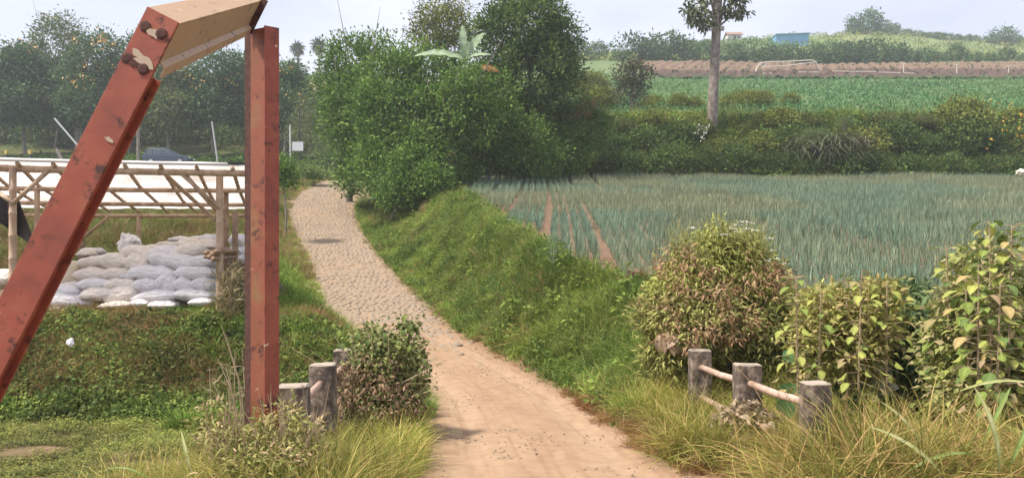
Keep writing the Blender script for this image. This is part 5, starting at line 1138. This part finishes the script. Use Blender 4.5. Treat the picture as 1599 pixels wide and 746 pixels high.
mb = MB(); rr = random.Random(12)
for i in range(90):
    a = P(rr.uniform(530, 640), rr.uniform(600, 655), 8.0 + rr.uniform(-.2, .2)); L_ = rr.uniform(.3, .8); an = rr.uniform(-1.2, 1.2)
    e = a + Vector((math.sin(an)*L_, rr.uniform(-.15, .15), abs(math.cos(an))*L_)); m_ = a.lerp(e, .5) + Vector((0, 0, .07*rr.random())); mb.tube([a, m_, e - Vector((0, 0, .08))], [.004, .003, .0015], 4)
for a, b in (((610, 655), (556, 470)), ((600, 650), (606, 505)), ((560, 640), (700, 560)), ((570, 650), (705, 600)), ((585, 655), (520, 520))):
    pa, pb = P(*a, 7.9), P(*b, 7.8); mb.tube([pa, pa.lerp(pb, .5) + Vector((.03, 0, .04)), pb], [.007, .006, .003], 5)
under(mb.build('dry_stalks', simple('straw', 9, [(.3,(.28,.2,.12)),(.7,(.5,.4,.26))])), vb)
lv = [(633,492,.5),(640,505,.45),(628,515,.35),(655,545,.3),(662,560,.4),(655,575,.35),(640,540,.4),(622,530,.4),(600,520,.4),(520,505,.4),(508,498,.35),(530,515,.5),(545,505,.4),(560,520,.45),(535,535,.5),(575,530,.4),(590,545,.5),(560,560,.5),(575,580,.45),(610,570,.5)]
for x, y, s_ in lv: leaf_obj(vb, LFg[3 if random.random() < .6 else 0], P(x, y, 7.85), (random.uniform(-.4,.4), -.5, -.9), (0, -1, .3), s_)
# --- weeds at the foot of the steel post
wd_ = bush('browned_weeds', 'browned leafy weeds crowding the foot of the upright steel post', 'weeds', 410, 5.1, 0)
wl = [lobe(410, 700, 5.1, 52, 36, .28), lobe(455, 725, 4.95, 50, 34, .28), lobe(360, 700, 5.2, 34, 40, .25), lobe(400, 740, 4.9, 70, 40, .25), lobe(480, 690, 5.3, 34, 34, .2), lobe(440, 655, 5.2, 34, 24, .18), lobe(335, 650, 5.4, 24, 34, .15)]
under(make_crown('foliage', None, wl, 4200, .048, [(.17,.19,.05),(.27,.28,.08),(.36,.32,.12),(.46,.34,.2)], 2030, T=T_DROOP, aspect=.28, clump=.07, per=9, up=.4, droop=.2, inner=.4), wd_)
mb = MB()
for i in range(46):
    a = P(rr.uniform(330, 490), rr.uniform(700, 745), 5.0 + rr.uniform(-.15, .2)); e = a + Vector((rr.uniform(-.12, .12), 0, rr.uniform(.2, .5))); mb.tube([a, a.lerp(e, .5)+Vector((.015,0,0)), e], [.0035, .003, .0015], 4)
under(mb.build('stems', TWIG), wd_)
rs = bush('reed_clump', 'thin bleached reeds standing left of the upright steel post', 'reeds', 365, 5.9, 0)
mb = MB(); STRAW = bpy.data.materials['straw']
for a, m_, b in (((382,690),(372,590),(346,508)), ((384,700),(378,610),(352,520)), ((378,690),(360,600),(352,572)), ((365,700),(366,620),(367,545)), ((330,700),(330,640),(327,572)), ((388,690),(382,600),(378,545)), ((372,700),(352,640),(330,590)), ((360,690),(358,600),(340,560))):
    mb.tube([P(*a, 5.7), P(*m_, 5.7), P(*b, 5.7)], [.005, .004, .002], 5)
under(mb.build('reed', STRAW), rs)
n = 70; q = np.array([tuple(P(rr.uniform(325, 388), rr.uniform(560, 690), 5.75)) for _ in range(n)])
v, f, c = leaves(T_DROOP, q, np.stack([rg.normal(size=n), rg.normal(size=n)*.4, rg.uniform(-.2, 1, n)], -1), rdir(n, rg), rg.uniform(.06, .16, n), .012, pal(n, [(.25,.2,.11),(.4,.33,.2),(.2,.2,.08)], rg))
under(link('reed_leaves', np_mesh('reed_leaves', v, f, c), LEAF), rs)
# long arching leaf blades, lower right and lower left
mz = big_leaf('long_leaf', .75, .045, .9, .3, 12, (.3,.32,.12), (.4,.38,.2), seed=4); mz2 = big_leaf('long_leaf', .75, .04, 1.0, .3, 12, (.2,.27,.08), seed=5)
for i, (x, y, Z, d_, s_) in enumerate(((1500,610,5.6,(1,-.2,.35),1.0),(1420,735,4.9,(1,.1,.5),.9),(1560,740,4.7,(-.1,-.1,1),.8),(1575,730,4.8,(.4,-.1,1),.7),(1470,740,4.7,(-.7,.1,.8),.7),(1535,690,5.2,(.5,0,1),.7),(1440,700,5.3,(-.5,0,1),.6),(230,745,5.0,(-1,.1,.5),.5),(300,745,5.0,(-.3,.1,1),.5),(350,740,4.9,(.6,.1,1),.5))):
    X = (x-HX)*Z/F; lb = ('long arching leaf blade at the lower right, ' if x > 900 else 'long grass leaf at the lower left, ') + ordn[i if i < 9 else i-9] + (' of those drawn from the edge grass' if i < 9 else ' of those by the grass margin')
    o = thing('long_blade', lb, 'grass blade', tuple(P(x, y, Z)), 'long loose leaf blades'); leaf_obj(o, mz if i % 2 == 0 else mz2, P(x, y, Z), d_, (0, -.3, 1) if abs(d_[0]) > .8 else (-d_[0], -.8, .1), s_)
tag(make_crown('red_weed', None, [lobe(990, 440, 14.2, 14, 10, .2), lobe(1003, 437, 14.2, 8, 7, .15)], 420, .09, [(.16,.06,.05),(.25,.11,.08),(.33,.18,.12)], 2040, clump=.1, per=7), 'small dark red weed at the field corner left of the big bush', 'weed')
# loose stones at the road edge
rr = random.Random(8)
for i, (x, y, s_) in enumerate(((714,546,.13),(676,500,.12),(700,520,.09),(640,478,.08),(720,560,.07),(690,508,.07),(735,540,.08),(604,470,.07),(838,588,.08),(655,492,.07),(742,566,.05),(668,520,.06))):
    Z = 1.56*F/(y-HY) if y > 560 else np.interp(y, [470, 480, 520, 560], [22.5, 21.5, 18, 15.3]); X = (x-HX)*Z/F
    o = bpy.data.objects.new('loose_stone', s_me[i % 8]); COL.objects.link(o); o.location = (X, Z, h1(X, Z)+.02); o.scale = (s_, s_*.8, s_*.45); o.rotation_euler = (0, 0, rr.uniform(0, 6))
    tag(o, 'pale loose stone lying by the right edge of the track where the paving begins', 'stone', 'loose stones at the track edge')

# ================================================================== THE CAR ROAD BEHIND THE SHELTER
X, Y_ = region(1500, -62, -20, 82, 86, r, lambda X, Y: X > -200)
scatter('road_hedge', *place(0, X, Y_, 2.2, 4.0, r, ((.5,.6,.5),(.8,.8,.65)), .1, .3), [herb(270+i, 40, .35, .14, .09, GREEN, .25) for i in range(3)], GRASS)
ASPH = simple('asphalt', 3, [(.3,(.07,.07,.07)),(.7,(.11,.105,.1))])
ar = grid(np.linspace(0, 1, 60), np.linspace(74.5, 80.5, 10), lambda U, Y: -75 + U*52, lambda X, Y: np.full_like(X, 0)+12.95+0*X, lambda X, Y: np.full(X.shape+(3,), .09), 'car_road'); link('car_road', ar, ASPH, kind='structure')
car = thing('parked_car', 'dark blue grey car parked under the trees, its roof showing above the shelter', 'car', (-33.0, 77, 12.96))
def cpoly(pts, y0, y1, inset=0):
    k = len(pts); V = [(x, y0, z) for x, z in pts] + [(x, y1, z) for x, z in pts]
    return MB().add(V, [tuple(range(k)), tuple(range(2*k-1, k-1, -1))] + [(i, i+k, (i+1) % k + k, (i+1) % k) for i in range(k)])
PAINT = mat('dark_blue_paint', (.06,.08,.11), .25, metallic=.5); GLASS = mat('car_glass', (.09,.11,.13), .08); TYRE = mat('tyre', (.02,.02,.02), .8); RIM = mat('rim', (.5,.5,.52), .3, metallic=.8)
def cpart(mb, name, m_, bev=0, par=car, sm=False):
    o = mb.build(name, m_, par, smooth=sm, bevel=bev); return o
cpart(cpoly([(-2.2,.35),(2.2,.3),(2.25,.6),(2.1,.82),(1.1,.98),(-2.15,1.02),(-2.25,.7)], -.85, .85), 'body', PAINT, .06)
cpart(cpoly([(-2.1,1.0),(1.15,.97),(.35,1.46),(-.2,1.55),(-1.5,1.55),(-1.95,1.4)], -.72, .72), 'cabin', PAINT, .06)
for s in (-1, 1):
    y0 = s*.725; e = s*.008
    for pts in ([(-1.85,1.04),(-1.3,1.04),(-1.3,1.45),(-1.7,1.42)], [(-1.22,1.04),(-.35,1.04),(-.35,1.48),(-1.22,1.47)], [(-.27,1.04),(.85,1.03),(.3,1.40),(-.1,1.47),(-.27,1.48)]): cpart(cpoly(pts, y0, y0+e), 'side_window', GLASS)
    cpart(MB().box((2.16, s*.55-.14, .6), (2.27, s*.55+.14, .74)), 'headlight', mat('lamp_glass', (.7,.7,.65), .2))
    for wx in (-1.35, 1.4):
        wv = MB().tube([(wx, s*.68, .32), (wx, s*.88, .32)], .32, 18); w_ = cpart(wv, 'wheel', TYRE); MB().tube([(wx, s*.885, .32), (wx, s*.895, .32)], .2, 12).build('rim', RIM, w_)
    cpart(MB().box((-1.7, s*.6-.02, 1.575), (.0, s*.6+.02, 1.60)), 'roof_rail', RIM)
cpart(MB().add([(1.08,-.62,1.02),(1.08,.62,1.02),(.40,.62,1.45),(.40,-.62,1.45),(1.10,-.62,1.03),(1.10,.62,1.03),(.42,.62,1.46),(.42,-.62,1.46)], [(4,5,6,7),(3,2,1,0),(0,1,5,4),(1,2,6,5),(2,3,7,6),(3,0,4,7)]), 'windscreen', GLASS)
# yellow and black kerb posts
YB = mat('yellow_post_paint', (.6,.45,.08), .7); BK = mat('black_band', (.04,.04,.04), .7)
for i, px in enumerate((10, 47, 92)):
    p = P(px, 238, 83); t = thing('kerb_post', ('leftmost', 'middle', 'rightmost')[i] + ' of three short yellow and black road posts under the left trees', 'bollard', (p.x, 83, 13.6), 'yellow and black road posts')
    z = 14.2
    for j in range(3): under(MB().box((p.x-.13, 82.87, z+j*.42), (p.x+.13, 83.13, z+(j+1)*.42-.004)).build('post_band', YB if j != 1 else BK), t)
    under(MB().box((p.x-.12, 82.88, 12.6), (p.x+.12, 83.12, z-.004)).build('post_foot', BK), t)
GREYP = mat('grey_pole_paint', (.5,.5,.48), .6)
for pts, rad, nm, lab, cat in (([(85,185),(104,207),(122,228)], .09, 'white_pole', 'slanting white pole among the left trees behind the slanting steel post', 'pole'),
    ([(331,190),(336,225),(341,262)], .08, 'white_pole', 'near vertical white prop under the trees just left of the upright steel post', 'pole'),
    ([(88,232),(96,248),(100,262)], .16, 'leaning_stump', 'short bent stump leaning beside the third yellow road post', 'stump'),
    ([(215,150),(216,200),(216,262)], .17, 'old_tree_bole', 'straight pale trunk rising just left of the parked car', 'trunk')):
    tag(MB().tube([P(a, b, 80.8) for a, b in pts], rad, 8).build(nm, GREYP if nm == 'white_pole' else PALEBARK), lab, cat)
lp = thing('street_pole', 'slim grey pole beside the stone road, right of the upright steel post', 'pole', tuple(P(454, 270, 66)))
under(MB().tube([P(454, 290, 66), P(453, 195, 66)], .075, 8).build('pole', GREYP), lp)
sg_ = thing('road_sign', 'white board on a dark post seen past the upright steel post', 'sign', tuple(P(468, 270, 70)))
under(MB().tube([P(469, 290, 70), P(467, 170, 70)], .06, 8).build('post', BK), sg_)
a, b = P(457, 222, 70), P(474, 236, 70); under(MB().box((a.x, 69.85, b.z), (b.x, 69.92, a.z)).build('board', mat('board_white', (.55,.57,.6), .5)), sg_)
# a sloping light strip from the near roofline: roof corner of a house behind the trees
hz_ = thing('hidden_house', 'corner of a house under the trees behind the slanting steel post', 'house', tuple(P(125, 250, 92)))
under(MB().box(tuple(P(116, 250, 93)), (P(128, 250, 93).x, 97, P(120, 200, 93).z)).build('wall', simple('house_wall', 1, [(.3,(.3,.24,.2)),(.7,(.42,.34,.28))])), hz_)

# ================================================================== HAZE
hb = MB().box((-330, -30, -12), (330, 410, 96)).mesh('haze'); hm = bpy.data.materials.new('haze'); hm.use_nodes = True; t = hm.node_tree; t.nodes.clear()
pv = N(t, 'ShaderNodeVolumePrincipled'); pv.inputs['Density'].default_value = .0008; pv.inputs['Color'].default_value = (.86,.93,1.0,1); pv.inputs['Anisotropy'].default_value = .35
o_ = N(t, 'ShaderNodeOutputMaterial'); t.links.new(pv.outputs[0], o_.inputs['Volume']); hz = link('haze', hb, hm, kind='stuff')

# ------------------------------------------------------------------ labels by neighbourhood for alike things
def px_of(o): return HX + o.location.x*F/o.location.y
def relabel(base, zones):
    objs = sorted([o for o in bpy.data.objects if o.get('label') == base], key=px_of)
    byz = {}
    for o in objs:
        z = next((t for lim, t in zones if px_of(o) < lim), zones[-1][1]); byz.setdefault(z, []).append(o)
    for z, lst in byz.items():
        for i, o in enumerate(lst):
            od = '' if len(lst) == 1 else (('left ', 'right ')[i] if len(lst) == 2 else ('leftmost ', 'middle ', 'rightmost ')[i] if len(lst) == 3 else ordn[min(i, 8)] + ' ')
            o['label'] = (od + base.split('|')[0] + ', ' + z)
hz = [(850, 'near the thicket'), (960, 'just right of the thicket'), (1060, 'left of the tall trunk'), (1150, 'below the tall trunk'), (1250, 'between trunk and grass clump'), (1350, 'at the drooping grass clump'), (1450, 'right of the drooping grass clump'), (1540, 'left of the yellow flowers'), (9999, 'by the yellow flowers')]
for b_, n_ in (('dark shrub at the foot of the bank behind the onion field', 'dark shrub at the bank foot'), ('dense green shrub on the face of the bank behind the onion field', 'dense green shrub on the bank face'), ('olive green shrub along the top of the bank behind the onion field', 'olive shrub on the bank top')):
    for o in bpy.data.objects:
        if o.get('label') == b_: o['label'] = n_
    relabel(n_, hz)
relabel('pale hazy bush between hedge and green field', [(960, 'nearest the thicket'), (1035, 'around the small thin tree'), (1105, 'just left of the tall trunk'), (9999, 'right of the tall trunk')])
for o in bpy.data.objects:
    if o.get('label') == 'hazy round crowned tree in the hedgerow above the ploughed field': o['label'] = 'hazy round tree above the ploughed field'
relabel('hazy round tree above the ploughed field', [(950, 'beyond the thicket'), (1035, 'above the small thin tree'), (1112, 'left of the tall trunk'), (1205, 'below the hilltop hut'), (1280, 'below the blue building'), (1385, 'under the skyline high point'), (1460, 'over the pipes'), (1530, 'by the middle white riser'), (9999, 'by the right white riser')])
relabel('low dark tree behind the road trees', [(60, 'at the left edge'), (190, 'behind the slanting post'), (300, 'above the parked car'), (400, 'left of the upright post'), (9999, 'right of the upright post')])
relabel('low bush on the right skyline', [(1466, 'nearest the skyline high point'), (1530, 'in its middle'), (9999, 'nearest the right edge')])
